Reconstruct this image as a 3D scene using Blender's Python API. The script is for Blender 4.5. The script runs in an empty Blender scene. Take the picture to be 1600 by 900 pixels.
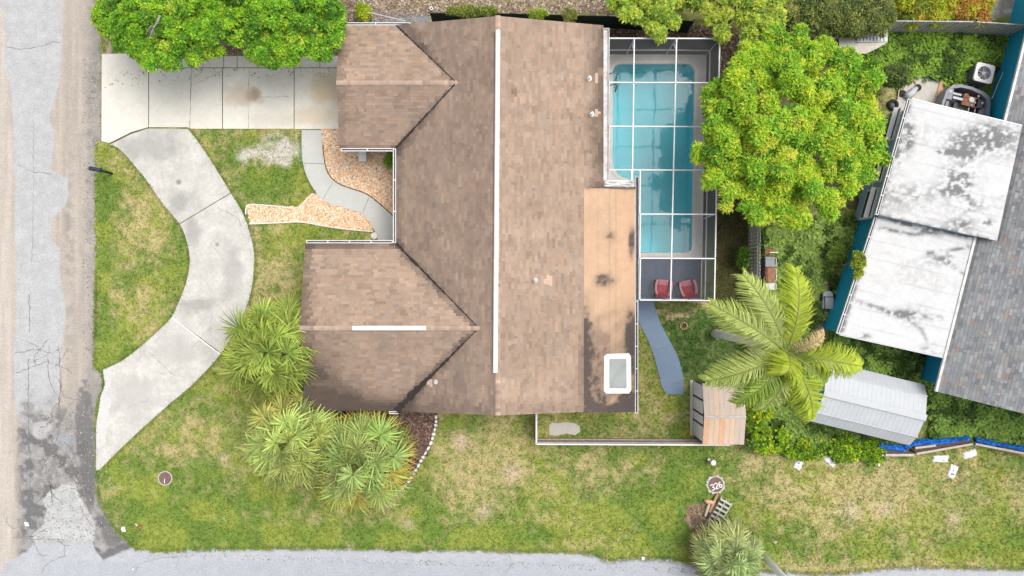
import bpy, bmesh, math, random
import numpy as np
from mathutils import Vector, Matrix

# ------------------------------------------------------------------ camera, sky, sun, exposure
scn = bpy.context.scene
COL = scn.collection
H = 37.0            # drone height in metres
S = 0.032           # metres per photo pixel on the ground
cam_d = bpy.data.cameras.new('camera')
cam_d.sensor_width = 36.0
cam_d.lens = 18.0 / (800 * S / H)
cam_d.clip_start = 0.5
cam_d.clip_end = 2000.0
cam = bpy.data.objects.new('camera', cam_d)
cam.location = (0, 0, H)
COL.objects.link(cam)
scn.camera = cam

SUN_EL, SUN_AZ = math.radians(66), math.radians(58)      # azimuth clockwise from +Y
world = bpy.data.worlds.new('World')
scn.world = world
world.use_nodes = True
wn = world.node_tree
for n in list(wn.nodes):
    wn.nodes.remove(n)
sky = wn.nodes.new('ShaderNodeTexSky')
sky.sky_type = 'NISHITA'
sky.sun_disc = False
sky.sun_elevation = SUN_EL
sky.sun_rotation = SUN_AZ
sky.dust_density = 4.0
hsv = wn.nodes.new('ShaderNodeHueSaturation')            # thin bright overcast: almost colourless sky
hsv.inputs['Saturation'].default_value = 0.25
bg = wn.nodes.new('ShaderNodeBackground')
bg.inputs['Strength'].default_value = 0.14
wo = wn.nodes.new('ShaderNodeOutputWorld')
wn.links.new(sky.outputs[0], hsv.inputs['Color'])
wn.links.new(hsv.outputs[0], bg.inputs[0])
wn.links.new(bg.outputs[0], wo.inputs[0])

sun_d = bpy.data.lights.new('sun', 'SUN')
sun_d.energy = 1.2
sun_d.angle = math.radians(40)
sun_d.color = (1.0, 0.96, 0.9)
sun = bpy.data.objects.new('sun', sun_d)
COL.objects.link(sun)
sd = Vector((math.sin(SUN_AZ) * math.cos(SUN_EL), math.cos(SUN_AZ) * math.cos(SUN_EL), math.sin(SUN_EL)))
sun.rotation_euler = sd.to_track_quat('Z', 'Y').to_euler()
sun.location = (20, 20, 60)

scn.view_settings.view_transform = 'Standard'
scn.view_settings.look = 'None'
scn.view_settings.gamma = 1.0
scn.view_settings.exposure = 0.78
scn.render.engine = 'CYCLES'
scn.cycles.max_bounces = 8
scn.cycles.transparent_max_bounces = 24

# ------------------------------------------------------------------ helpers
rng = np.random.default_rng(7)
random.seed(7)
WORG = {}                                   # world origin of every object built


def P(px, py, z=0.0):
    f = S * (H - z) / H
    return Vector(((px - 800) * f, -(py - 450) * f, z))


def PP(pts, z=0.0):
    return [P(a, b, z) for a, b in pts]


def tag(o, label, cat, group=None, kind=None):
    if label: o['label'] = label
    if cat: o['category'] = cat
    if group: o['group'] = group
    if kind: o['kind'] = kind
    return o


def structure(o):
    o['kind'] = 'structure'
    return o


def thing(name, label, cat, loc=(0, 0, 0), group=None):
    o = bpy.data.objects.new(name, None)
    COL.objects.link(o)
    o.location = loc
    o.empty_display_size = 0.2
    WORG[o.name] = Vector(loc)
    return tag(o, label, cat, group)


def link_mesh(name, me, mats, parent, verts_np):
    mn, mx = verts_np.min(0), verts_np.max(0)
    org = Vector(((mn[0] + mx[0]) / 2, (mn[1] + mx[1]) / 2, mn[2]))
    me.vertices.foreach_set('co', (verts_np - np.array(org)).astype(np.float32).ravel())
    me.update()
    for m in (mats if isinstance(mats, (list, tuple)) else [mats]):
        me.materials.append(m)
    o = bpy.data.objects.new(name, me)
    COL.objects.link(o)
    if parent is not None:
        o.parent = parent
        o.location = org - WORG[parent.name]
    else:
        o.location = org
    WORG[o.name] = org
    return o


def npmesh(name, verts, faces, mat, parent=None, vcol=None, fcol=None, smooth=False, mi=None):
    """verts (N,3); faces (M,k) int array or list of lists; vcol per vertex / fcol per face rgb"""
    verts = np.asarray(verts, dtype=np.float64).reshape(-1, 3)
    me = bpy.data.meshes.new(name)
    if isinstance(faces, np.ndarray):
        M, k = faces.shape
        me.vertices.add(len(verts))
        me.loops.add(M * k)
        me.polygons.add(M)
        me.loops.foreach_set('vertex_index', faces.astype(np.int32).ravel())
        me.polygons.foreach_set('loop_start', np.arange(0, M * k, k, dtype=np.int32))
        cnt = np.full(M, k)
    else:
        cnt = np.array([len(f) for f in faces])
        me.vertices.add(len(verts))
        me.loops.add(int(cnt.sum()))
        me.polygons.add(len(faces))
        me.loops.foreach_set('vertex_index', np.array([i for f in faces for i in f], dtype=np.int32))
        me.polygons.foreach_set('loop_start', np.concatenate([[0], np.cumsum(cnt)[:-1]]).astype(np.int32))
    me.vertices.foreach_set('co', verts.astype(np.float32).ravel())
    me.update(calc_edges=True)
    if vcol is not None:
        a = me.color_attributes.new('Col', 'FLOAT_COLOR', 'POINT')
        c = np.ones((len(verts), 4), dtype=np.float32)
        c[:, :3] = vcol
        a.data.foreach_set('color', c.ravel())
    if fcol is not None:
        a = me.color_attributes.new('Col', 'FLOAT_COLOR', 'CORNER')
        fc = np.ones((len(cnt), 4), dtype=np.float32)
        fc[:, :3] = fcol
        a.data.foreach_set('color', np.repeat(fc, cnt, axis=0).ravel())
    me.polygons.foreach_set('use_smooth', np.full(len(cnt), bool(smooth)))
    if mi is not None:
        me.polygons.foreach_set('material_index', np.asarray(mi, dtype=np.int32))
    return link_mesh(name, me, mat, parent, verts)


class MB:
    """collects simple shapes; build() makes ONE mesh object"""
    def __init__(self):
        self.v, self.f, self.m = [], [], []

    def add(self, v, f, m=0):
        b = len(self.v)
        self.v += [tuple(x) for x in v]
        self.f += [[b + i for i in q] for q in f]
        self.m += [m] * len(f)
        return self

    def box(self, c, size, rz=0.0, m=0, taper=1.0):
        hx, hy, hz = size[0] / 2, size[1] / 2, size[2] / 2
        cs, sn = math.cos(rz), math.sin(rz)
        vs = []
        for z, t in ((-hz, 1.0), (hz, taper)):
            for x, y in ((-hx, -hy), (hx, -hy), (hx, hy), (-hx, hy)):
                x *= t; y *= t
                vs.append((c[0] + x * cs - y * sn, c[1] + x * sn + y * cs, c[2] + z))
        return self.add(vs, [(3, 2, 1, 0), (4, 5, 6, 7), (0, 1, 5, 4), (1, 2, 6, 5), (2, 3, 7, 6), (3, 0, 4, 7)], m)

    def bar(self, p, q, w, h, up=(0, 0, 1), m=0):
        p, q = Vector(p), Vector(q)
        d = (q - p).normalized()
        u = Vector(up)
        s = d.cross(u)
        if s.length < 1e-4:
            s = d.cross(Vector((1, 0, 0)))
        s.normalize()
        u = s.cross(d).normalized()
        vs = []
        for b in (p, q):
            for a, c in ((-1, -1), (1, -1), (1, 1), (-1, 1)):
                vs.append(b + s * (a * w / 2) + u * (c * h / 2))
        return self.add(vs, [(3, 2, 1, 0), (4, 5, 6, 7), (0, 1, 5, 4), (1, 2, 6, 5), (2, 3, 7, 6), (3, 0, 4, 7)], m)

    def prism(self, poly, z0, z1, m=0):
        """poly: list of (x,y) world; flat top"""
        n = len(poly)
        a = sum(poly[i][0] * poly[(i + 1) % n][1] - poly[(i + 1) % n][0] * poly[i][1] for i in range(n))
        if a < 0:
            poly = poly[::-1]
        vs = [(p[0], p[1], z0) for p in poly] + [(p[0], p[1], z1) for p in poly]
        fs = [list(range(n - 1, -1, -1)), list(range(n, 2 * n))]
        fs += [(i, (i + 1) % n, n + (i + 1) % n, n + i) for i in range(n)]
        return self.add(vs, fs, m)

    def tube(self, pts, rad, n=8, m=0, caps=True):
        pts = [Vector(p) for p in pts]
        if not isinstance(rad, (list, tuple)):
            rad = [rad] * len(pts)
        vs, fs = [], []
        ref = None
        for i, p in enumerate(pts):
            d = (pts[min(i + 1, len(pts) - 1)] - pts[max(i - 1, 0)]).normalized()
            if ref is None:
                ref = d.orthogonal().normalized()
            ref = (ref - d * ref.dot(d))
            if ref.length < 1e-5:
                ref = d.orthogonal()
            ref.normalize()
            b = d.cross(ref)
            for j in range(n):
                a = 2 * math.pi * j / n
                vs.append(p + (ref * math.cos(a) + b * math.sin(a)) * rad[i])
        for i in range(len(pts) - 1):
            for j in range(n):
                fs.append((i * n + j, i * n + (j + 1) % n, (i + 1) * n + (j + 1) % n, (i + 1) * n + j))
        if caps:
            fs.append(tuple(range(n - 1, -1, -1)))
            fs.append(tuple((len(pts) - 1) * n + j for j in range(n)))
        return self.add(vs, fs, m)

    def lathe(self, c, prof, n=20, m=0):
        """prof list of (r,z) bottom to top"""
        vs, fs = [], []
        for r, z in prof:
            for j in range(n):
                a = 2 * math.pi * j / n
                vs.append((c[0] + r * math.cos(a), c[1] + r * math.sin(a), c[2] + z))
        for i in range(len(prof) - 1):
            for j in range(n):
                fs.append((i * n + j, i * n + (j + 1) % n, (i + 1) * n + (j + 1) % n, (i + 1) * n + j))
        fs.append(tuple(range(n - 1, -1, -1)))
        fs.append(tuple((len(prof) - 1) * n + j for j in range(n)))
        return self.add(vs, fs, m)

    def build(self, name, mat, parent=None, smooth=False, bevel=0.0):
        o = npmesh(name, np.array(self.v), self.f, mat, parent, smooth=smooth, mi=self.m)
        if bevel:
            md = o.modifiers.new('bevel', 'BEVEL')
            md.width = bevel
            md.segments = 2
            md.limit_method = 'ANGLE'
        return o


def catmull(pts, n=6):
    pts = [np.array(p, float) for p in pts]
    out = []
    for i in range(len(pts) - 1):
        p0, p1, p2, p3 = pts[max(i - 1, 0)], pts[i], pts[i + 1], pts[min(i + 2, len(pts) - 1)]
        for k in range(n):
            t = k / n
            out.append(0.5 * ((2 * p1) + (-p0 + p2) * t + (2 * p0 - 5 * p1 + 4 * p2 - p3) * t * t + (-p0 + 3 * p1 - 3 * p2 + p3) * t ** 3))
    out.append(pts[-1])
    return [tuple(p) for p in out]


# ---- numpy noise
def _hash(ix, iy, seed):
    h = (ix.astype(np.int64) * 374761393 + iy.astype(np.int64) * 668265263 + seed * 974711) & 0x7fffffff
    h = ((h ^ (h >> 13)) * 1274126177) & 0x7fffffff
    h = h ^ (h >> 16)
    return (h & 0xffff) / 65535.0


def vnoise(x, y, scale, seed=0):
    x = np.asarray(x, float) / scale
    y = np.asarray(y, float) / scale
    ix, iy = np.floor(x), np.floor(y)
    fx, fy = x - ix, y - iy
    fx = fx * fx * (3 - 2 * fx)
    fy = fy * fy * (3 - 2 * fy)
    a = _hash(ix, iy, seed); b = _hash(ix + 1, iy, seed)
    c = _hash(ix, iy + 1, seed); d = _hash(ix + 1, iy + 1, seed)
    return (a * (1 - fx) + b * fx) * (1 - fy) + (c * (1 - fx) + d * fx) * fy


def fbm(x, y, scale, seed=0, oct=4):
    r, a, t = 0, 1.0, 0
    for i in range(oct):
        r = r + a * vnoise(x, y, scale / 2 ** i, seed + i * 17)
        t += a
        a *= 0.55
    return r / t


def pip(x, y, poly):
    x = np.asarray(x, float); y = np.asarray(y, float)
    inside = np.zeros(x.shape, bool)
    n = len(poly)
    for i in range(n):
        x0, y0 = poly[i][:2]
        x1, y1 = poly[(i + 1) % n][:2]
        if y0 == y1:
            continue
        c = ((y0 > y) != (y1 > y)) & (x < (x1 - x0) * (y - y0) / (y1 - y0) + x0)
        inside ^= c
    return inside


def blob(x, y, cx, cy, rx, ry=None, p=2.0):
    ry = ry or rx
    return np.exp(-(((x - cx) / rx) ** 2 + ((y - cy) / ry) ** 2) ** (p / 2))


def dline(x, y, pts):
    d = np.full(np.shape(x), 1e9)
    for (x0, y0), (x1, y1) in zip(pts[:-1], pts[1:]):
        dx, dy = x1 - x0, y1 - y0
        t = np.clip(((x - x0) * dx + (y - y0) * dy) / (dx * dx + dy * dy + 1e-9), 0, 1)
        d = np.minimum(d, np.hypot(x - x0 - t * dx, y - y0 - t * dy))
    return d


def mix(a, b, t):
    t = np.clip(t, 0, 1)[..., None]
    return a * (1 - t) + np.asarray(b) * t


def smoothstep(a, b, x):
    t = np.clip((x - a) / (b - a), 0, 1)
    return t * t * (3 - 2 * t)


# ------------------------------------------------------------------ materials
def new_mat(name):
    m = bpy.data.materials.new(name)
    m.use_nodes = True
    nt = m.node_tree
    b = nt.nodes['Principled BSDF']
    return m, nt, b


def _noise(nt, scale, detail=4.0, rough=0.6, coord=None):
    n = nt.nodes.new('ShaderNodeTexNoise')
    n.inputs['Scale'].default_value = scale
    n.inputs['Detail'].default_value = detail
    n.inputs['Roughness'].default_value = rough
    if coord is None:
        coord = nt.nodes.new('ShaderNodeNewGeometry').outputs['Position']
    nt.links.new(coord, n.inputs['Vector'])
    return n


def mat_surface(name, color=None, rough=0.8, amt=0.25, scale=6.0, fine=60.0, fine_amt=0.15, bump=0.0, metallic=0.0,
                spec=0.3, stains=(), attr=False, stretch=None, color2=None):
    """base colour (or the Col attribute) times two noises, optional stains at world positions"""
    m, nt, b = new_mat(name)
    L = nt.links
    b.inputs['Roughness'].default_value = rough
    b.inputs['Metallic'].default_value = metallic
    b.inputs['Specular IOR Level'].default_value = spec
    geo = nt.nodes.new('ShaderNodeNewGeometry')
    pos = geo.outputs['Position']
    if stretch:
        mp = nt.nodes.new('ShaderNodeMapping')
        mp.inputs['Scale'].default_value = stretch[0:3]
        if len(stretch) > 3:
            mp.inputs['Rotation'].default_value = (0, 0, stretch[3])
            mp.vector_type = 'POINT'
        L.new(pos, mp.inputs['Vector'])
        npos = mp.outputs[0]
    else:
        npos = pos
    if attr:
        base = nt.nodes.new('ShaderNodeAttribute')
        base.attribute_name = 'Col'
        col = base.outputs['Color']
    else:
        rgb = nt.nodes.new('ShaderNodeRGB')
        rgb.outputs[0].default_value = (*color, 1)
        col = rgb.outputs[0]
    n1 = _noise(nt, scale, 5.0, 0.65, npos)
    n2 = _noise(nt, fine, 3.0, 0.7, npos)
    if color2 is not None:
        mx = nt.nodes.new('ShaderNodeMix'); mx.data_type = 'RGBA'
        rp = nt.nodes.new('ShaderNodeValToRGB')
        rp.color_ramp.elements[0].position = 0.42
        rp.color_ramp.elements[1].position = 0.62
        L.new(n1.outputs['Fac'], rp.inputs[0])
        L.new(rp.outputs[0], mx.inputs['Factor'])
        L.new(col, mx.inputs['A'])
        mx.inputs['B'].default_value = (*color2, 1)
        col = mx.outputs['Result']

    def mulr(col, n, amt):
        mr = nt.nodes.new('ShaderNodeMapRange')
        mr.inputs['From Min'].default_value = 0.28
        mr.inputs['From Max'].default_value = 0.72
        mr.inputs['To Min'].default_value = 1 - amt
        mr.inputs['To Max'].default_value = 1 + amt
        L.new(n.outputs['Fac'], mr.inputs['Value'])
        mm = nt.nodes.new('ShaderNodeVectorMath'); mm.operation = 'SCALE'
        L.new(col, mm.inputs[0])
        L.new(mr.outputs[0], mm.inputs['Scale'])
        return mm.outputs[0]
    col = mulr(col, n1, amt)
    if fine_amt:
        col = mulr(col, n2, fine_amt)
    for (sx, sy, rx, ry, sc, st) in stains:
        sub = nt.nodes.new('ShaderNodeVectorMath'); sub.operation = 'SUBTRACT'
        L.new(pos, sub.inputs[0]); sub.inputs[1].default_value = (sx, sy, 0)
        mu = nt.nodes.new('ShaderNodeVectorMath'); mu.operation = 'MULTIPLY'
        L.new(sub.outputs[0], mu.inputs[0]); mu.inputs[1].default_value = (1 / rx, 1 / ry, 0)
        ln = nt.nodes.new('ShaderNodeVectorMath'); ln.operation = 'LENGTH'
        L.new(mu.outputs[0], ln.inputs[0])
        ad = nt.nodes.new('ShaderNodeMath'); ad.operation = 'MULTIPLY_ADD'
        L.new(n1.outputs['Fac'], ad.inputs[0]); ad.inputs[1].default_value = 1.1
        L.new(ln.outputs['Value'], ad.inputs[2])
        mr = nt.nodes.new('ShaderNodeMapRange'); mr.interpolation_type = 'SMOOTHSTEP'
        mr.inputs['From Min'].default_value = 0.85; mr.inputs['From Max'].default_value = 1.6
        mr.inputs['To Min'].default_value = st; mr.inputs['To Max'].default_value = 0
        L.new(ad.outputs[0], mr.inputs['Value'])
        mx = nt.nodes.new('ShaderNodeMix'); mx.data_type = 'RGBA'
        L.new(mr.outputs[0], mx.inputs['Factor'])
        L.new(col, mx.inputs['A']); mx.inputs['B'].default_value = (*sc, 1)
        col = mx.outputs['Result']
    L.new(col, b.inputs['Base Color'])
    if bump:
        bp = nt.nodes.new('ShaderNodeBump')
        bp.inputs['Strength'].default_value = bump
        bp.inputs['Distance'].default_value = 0.02
        L.new(n2.outputs['Fac'], bp.inputs['Height'])
        L.new(bp.outputs[0], b.inputs['Normal'])
    return m


def mat_leaf(name, trans=0.35):
    m, nt, b = new_mat(name)
    L = nt.links
    at = nt.nodes.new('ShaderNodeAttribute'); at.attribute_name = 'Col'
    L.new(at.outputs['Color'], b.inputs['Base Color'])
    b.inputs['Roughness'].default_value = 0.5
    b.inputs['Specular IOR Level'].default_value = 0.25
    tr = nt.nodes.new('ShaderNodeBsdfTranslucent')
    L.new(at.outputs['Color'], tr.inputs['Color'])
    mx = nt.nodes.new('ShaderNodeMixShader')
    mx.inputs[0].default_value = trans
    L.new(b.outputs[0], mx.inputs[1]); L.new(tr.outputs[0], mx.inputs[2])
    L.new(mx.outputs[0], nt.nodes['Material Output'].inputs['Surface'])
    return m


def mat_screen(name, opacity, color):
    m, nt, b = new_mat(name)
    b.inputs['Base Color'].default_value = (*color, 1)
    b.inputs['Roughness'].default_value = 0.8
    tr = nt.nodes.new('ShaderNodeBsdfTransparent')
    mx = nt.nodes.new('ShaderNodeMixShader')
    mx.inputs[0].default_value = opacity
    nt.links.new(tr.outputs[0], mx.inputs[1]); nt.links.new(b.outputs[0], mx.inputs[2])
    nt.links.new(mx.outputs[0], nt.nodes['Material Output'].inputs['Surface'])
    return m


def mat_water(name):
    m, nt, b = new_mat(name)
    nt.nodes.remove(b)
    L = nt.links
    tr = nt.nodes.new('ShaderNodeBsdfTransparent'); tr.inputs[0].default_value = (0.62, 0.9, 0.93, 1)
    gl = nt.nodes.new('ShaderNodeBsdfGlossy'); gl.inputs['Roughness'].default_value = 0.03
    fr = nt.nodes.new('ShaderNodeFresnel'); fr.inputs['IOR'].default_value = 1.33
    n = _noise(nt, 1.6, 3.0, 0.5)
    bp = nt.nodes.new('ShaderNodeBump'); bp.inputs['Strength'].default_value = 0.12; bp.inputs['Distance'].default_value = 0.1
    L.new(n.outputs['Fac'], bp.inputs['Height'])
    L.new(bp.outputs[0], gl.inputs['Normal']); L.new(bp.outputs[0], fr.inputs['Normal'])
    mx = nt.nodes.new('ShaderNodeMixShader')
    L.new(fr.outputs[0], mx.inputs[0]); L.new(tr.outputs[0], mx.inputs[1]); L.new(gl.outputs[0], mx.inputs[2])
    L.new(mx.outputs[0], nt.nodes['Material Output'].inputs['Surface'])
    return m


def stain(px, py, rx, ry, c, st, z=0.0):
    p = P(px, py, z)
    return (p.x, p.y, rx * S, ry * S, c, st)


M = {}
M['ground'] = mat_surface('ground_lawn_soil', attr=True, rough=0.95, amt=0.14, scale=3.0, fine=11.0, fine_amt=0.30, bump=0.5, spec=0.1)
M['road'] = mat_surface('worn_asphalt', attr=True, rough=0.9, amt=0.08, scale=1.6, fine=11.0, fine_amt=0.16, bump=0.25, spec=0.2)
M['grass'] = mat_leaf('grass_blade', 0.25)
M['leaf'] = mat_leaf('leaf', 0.42)
M['chips'] = mat_surface('wood_chip', attr=True, rough=0.9, amt=0.1, fine_amt=0.1)
DK = (0.13, 0.125, 0.12)
M['concrete'] = mat_surface('driveway_concrete', (0.58, 0.553, 0.49), rough=0.9, amt=0.06, scale=1.6, fine=9, fine_amt=0.06, bump=0.1, stains=[
    stain(398, 150, 17, 17, (0.25, 0.17, 0.105), 0.8), stain(372, 150, 36, 24, (0.42, 0.33, 0.24), 0.6),
    stain(512, 140, 44, 36, (0.50, 0.39, 0.255), 0.7), stain(490, 182, 50, 18, (0.50, 0.4, 0.27), 0.6), stain(432, 190, 60, 16, (0.45, 0.41, 0.34), 0.4)])
M['concrete_grey'] = mat_surface('grey_drive_concrete', (0.435, 0.42, 0.39), rough=0.9, amt=0.17, scale=1.1, fine=9, fine_amt=0.12, bump=0.12, stains=[
    stain(280, 285, 6, 6, (0.17, 0.15, 0.13), 0.8), stain(230, 232, 70, 26, (0.27, 0.262, 0.25), 0.65), stain(283, 317, 30, 22, (0.23, 0.222, 0.21), 0.65),
    stain(302, 365, 16, 40, (0.25, 0.243, 0.23), 0.6), stain(305, 477, 36, 18, (0.24, 0.23, 0.21), 0.65), stain(365, 420, 22, 50, (0.3, 0.29, 0.275), 0.6), stain(280, 545, 50, 30, (0.36, 0.348, 0.325), 0.6), stain(215, 620, 45, 45, (0.36, 0.348, 0.325), 0.6),
    stain(340, 382, 4, 4, (0.2, 0.19, 0.18), 0.7)])
M['walk'] = mat_surface('walk_concrete', (0.44, 0.445, 0.42), rough=0.9, amt=0.08, scale=1.2, fine=30, fine_amt=0.05)
M['pad'] = mat_surface('old_pad_concrete', (0.5, 0.48, 0.44), rough=0.95, amt=0.3, scale=1.6, fine=26, fine_amt=0.2, color2=(0.36, 0.32, 0.26))
M['deck'] = mat_surface('pool_deck_beige', (0.56, 0.535, 0.50), rough=0.85, amt=0.16, scale=1.0, fine=40, fine_amt=0.08)
M['coping'] = mat_surface('pool_coping', (0.6, 0.57, 0.53), rough=0.7, amt=0.1, scale=2.0, fine_amt=0.05)
M['slate'] = mat_surface('slate_blue_paint', (0.095, 0.115, 0.15), rough=0.75, amt=0.14, scale=1.5, fine=40, fine_amt=0.08)
M['path_blue'] = mat_surface('path_blue_paint', (0.17, 0.225, 0.31), rough=0.8, amt=0.09, scale=1.0, fine=40, fine_amt=0.06)
M['plaster'] = mat_surface('pool_plaster', (0.225, 0.575, 0.63), rough=0.6, amt=0.07, scale=0.45, fine=10, fine_amt=0.02)
M['water'] = mat_water('pool_water')
M['white'] = mat_surface('white_paint_metal', (0.62, 0.61, 0.60), rough=0.5, amt=0.05, scale=3, fine_amt=0.03)
M['white_dirty'] = mat_surface('dirty_white_metal', (0.6, 0.6, 0.6), rough=0.6, amt=0.35, scale=2.2, fine=14, fine_amt=0.25, color2=(0.33, 0.31, 0.29))
M['gutter_dirt_shade'] = mat_surface('gutter_sludge_shade', (0.12, 0.105, 0.12), rough=0.9, amt=0.4, scale=5)  # dirt, plus the shade inside the channel put into the colour
M['shingle'] = mat_surface('asphalt_shingle', attr=True, rough=0.92, amt=0.10, scale=2.0, fine=55, fine_amt=0.16, bump=0.2, spec=0.15)
M['roofdeck'] = mat_surface('roof_felt', (0.1, 0.075, 0.06), rough=0.95)
M['membrane'] = mat_surface('roof_membrane', attr=True, rough=0.85, amt=0.07, scale=3.0, fine=24, fine_amt=0.12, spec=0.2)
M['valley'] = mat_surface('valley_shade_grime', (0.028, 0.022, 0.02), rough=0.95, amt=0.3)  # crease shade and grime in one dark colour
M['stucco'] = mat_surface('beige_stucco', (0.5, 0.45, 0.38), rough=0.9)
M['teal'] = mat_surface('teal_wall_paint', (0.012, 0.27, 0.43), rough=0.75, amt=0.07, fine_amt=0.05)
M['paleblue'] = mat_surface('pale_blue_wall', (0.22, 0.36, 0.45), rough=0.75, amt=0.08)
M['glass_dark'] = mat_surface('dark_window_glass', (0.03, 0.035, 0.045), rough=0.15, amt=0.1, spec=0.6)
M['screen_roof'] = mat_screen('roof_screen_mesh', 0.10, (0.12, 0.12, 0.125))
M['screen_wall'] = mat_screen('wall_screen_mesh', 0.8, (0.06, 0.062, 0.075))
M['green_mesh'] = mat_surface('dark_green_privacy_mesh', (0.012, 0.022, 0.02), rough=0.8, amt=0.3)
M['bark'] = mat_surface('bark', (0.17, 0.14, 0.115), rough=0.95, amt=0.3, scale=8)
M['palebark'] = mat_surface('pale_palm_bark', (0.52, 0.5, 0.48), rough=0.9, amt=0.15, scale=5)
M['graywood'] = mat_surface('weathered_grey_wood', (0.40, 0.375, 0.355), rough=0.95, amt=0.25, scale=4, fine=30, fine_amt=0.25)
M['fencewood'] = mat_surface('brown_grey_fence_wood', (0.40, 0.34, 0.305), rough=0.95, amt=0.2, scale=4)
M['plank'] = mat_surface('bleached_planks', (0.43, 0.35, 0.29), rough=0.9, amt=0.09, scale=2.5, fine=30, fine_amt=0.1, stretch=(1.6, 0.4, 1))
M['plank_b'] = mat_surface('warm_pine_plank', (0.50, 0.37, 0.27), rough=0.9, amt=0.09, scale=2.5, fine=30, fine_amt=0.1, stretch=(1.6, 0.4, 1))
M['plank_o'] = mat_surface('orange_pine_plank', (0.52, 0.31, 0.19), rough=0.9, amt=0.09, scale=2.5, fine=30, fine_amt=0.1, stretch=(1.6, 0.4, 1))
M['darkwood'] = mat_surface('dark_rotten_wood', (0.1, 0.07, 0.055), rough=0.95, amt=0.3)
M['logwood'] = mat_surface('split_log_wood', (0.36, 0.22, 0.14), rough=0.95, amt=0.35, scale=7)
M['black'] = mat_surface('black_rubber', (0.015, 0.015, 0.017), rough=0.7)
M['darkgrey'] = mat_surface('dark_grey_metal', (0.075, 0.075, 0.09), rough=0.6, amt=0.2)
M['midgrey'] = mat_surface('mid_grey_metal', (0.2, 0.205, 0.22), rough=0.5, amt=0.2)
M['lightgrey'] = mat_surface('light_grey_metal', (0.42, 0.43, 0.45), rough=0.45, amt=0.1)
M['navy'] = mat_surface('navy_mailbox', (0.03, 0.035, 0.055), rough=0.5)
M['red'] = mat_surface('faded_red_plastic', (0.38, 0.045, 0.06), rough=0.6, amt=0.12)
M['pink'] = mat_surface('sun_bleached_red_plastic', (0.45, 0.17, 0.19), rough=0.6, amt=0.12)
M['rust'] = mat_surface('rusty_brown', (0.26, 0.12, 0.07), rough=0.85, amt=0.35, scale=5)
M['iron'] = mat_surface('brown_iron_lid', (0.15, 0.09, 0.08), rough=0.8, amt=0.25, scale=8)
M['whitepaint'] = mat_surface('worn_white_paint', (0.66, 0.66, 0.64), rough=0.9, amt=0.2, scale=9)
M['ringpaint'] = mat_surface('scuffed_ring_paint', (0.5, 0.5, 0.47), rough=0.95, amt=0.2, scale=5, color2=(0.3, 0.29, 0.2))
M['stone'] = mat_surface('whitewashed_stone', (0.62, 0.6, 0.56), rough=0.9, amt=0.15, scale=8)
M['metalroof'] = mat_surface('white_ribbed_steel', (0.39, 0.405, 0.42), rough=0.5, amt=0.05, scale=1.5)
M['tarp'] = mat_surface('blue_tarp', (0.015, 0.14, 0.52), rough=0.45, amt=0.25, scale=5)
M['plastic'] = mat_surface('white_plastic_bag', (0.68, 0.67, 0.68), rough=0.6, amt=0.12, scale=12)
M['inkgrey'] = mat_surface('faded_grey_print', (0.16, 0.16, 0.17), rough=0.7)
M['pole'] = mat_surface('grey_concrete_pole', (0.68, 0.68, 0.67), rough=0.9, amt=0.08)
M['crack'] = mat_surface('crack_tar', (0.16, 0.155, 0.15), rough=0.95, amt=0.3, scale=9)
M['joint'] = mat_surface('joint_grime', (0.1, 0.085, 0.06), rough=0.95, amt=0.4, scale=7)
M['skylight'] = mat_surface('skylight_lens', (0.27, 0.29, 0.28), rough=0.35, amt=0.2, scale=2.0, fine_amt=0.1)
M['greytarp'] = mat_surface('grey_gravel_sheet', (0.2, 0.195, 0.2), rough=0.95, amt=0.3, scale=4, fine=20, fine_amt=0.35)

# ------------------------------------------------------------------ layout polygons (photo pixels, ground level)
drive_left = catmull([(172, 225), (190, 235), (212, 260), (232, 285), (255, 318), (281, 350), (291, 372), (297, 400), (296, 422), (290, 447), (281, 470), (269, 495), (250, 515), (220, 542), (195, 561), (175, 572), (162, 577)], 4) \
    + [(165, 600), (158, 620), (155, 640), (151, 665), (151, 735)]
drive_right = catmull([(293, 200), (310, 222), (333, 256), (361, 302), (381, 336), (396, 385), (397, 420), (392, 457), (379, 495), (346, 552), (302, 600), (270, 627), (225, 667), (190, 700), (157, 733)], 4)
CURVED_DRIVE = drive_left + drive_right[::-1] + [(232.5, 201), (205, 210)]
STRAIGHT_DRIVE = [(160, 84), (232, 84), (232, 88), (531, 88), (531, 202), (300, 202), (293, 200), (232, 199), (172, 225), (159, 222)]
walk_l = catmull([(472, 203), (472, 240), (477, 268), (489, 293), (504, 312), (524, 321), (548, 328), (566, 334), (580, 350), (588, 366), (592, 378)], 4)
walk_r = catmull([(503, 203), (504, 235), (508, 262), (518, 280), (533, 290), (553, 297), (572, 304), (592, 319), (612, 337), (618, 345), (618, 378)], 4)
WALK = walk_l + walk_r[::-1]
BED1 = [(504, 203), (534, 203), (534, 228), (625, 228), (625, 345)] + [p for p in walk_r[::-1] if p[1] < 340]
BED2 = [(384, 320), (400, 320), (430, 322), (465, 324), (480, 309), (489, 302)] + [p for p in walk_l if p[1] > 302 and p[1] < 356] + [(583, 361), (540, 358), (505, 353), (470, 346), (440, 347), (392, 350), (389, 336)]
PALM_BED = [(600, 630), (683, 630), (683, 655), (678, 680), (668, 705), (655, 730), (640, 752), (622, 772), (600, 770), (560, 740), (530, 700), (490, 640), (480, 600), (560, 600)]
HOUSE = [(528, 60), (930, 60), (930, 290), (975, 290), (975, 625), (490, 625), (490, 395), (632, 395), (632, 222), (528, 222)]
POOL_DECK = [(915, 85), (1103, 85), (1095, 471), (968, 471), (968, 300), (915, 300)]
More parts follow.
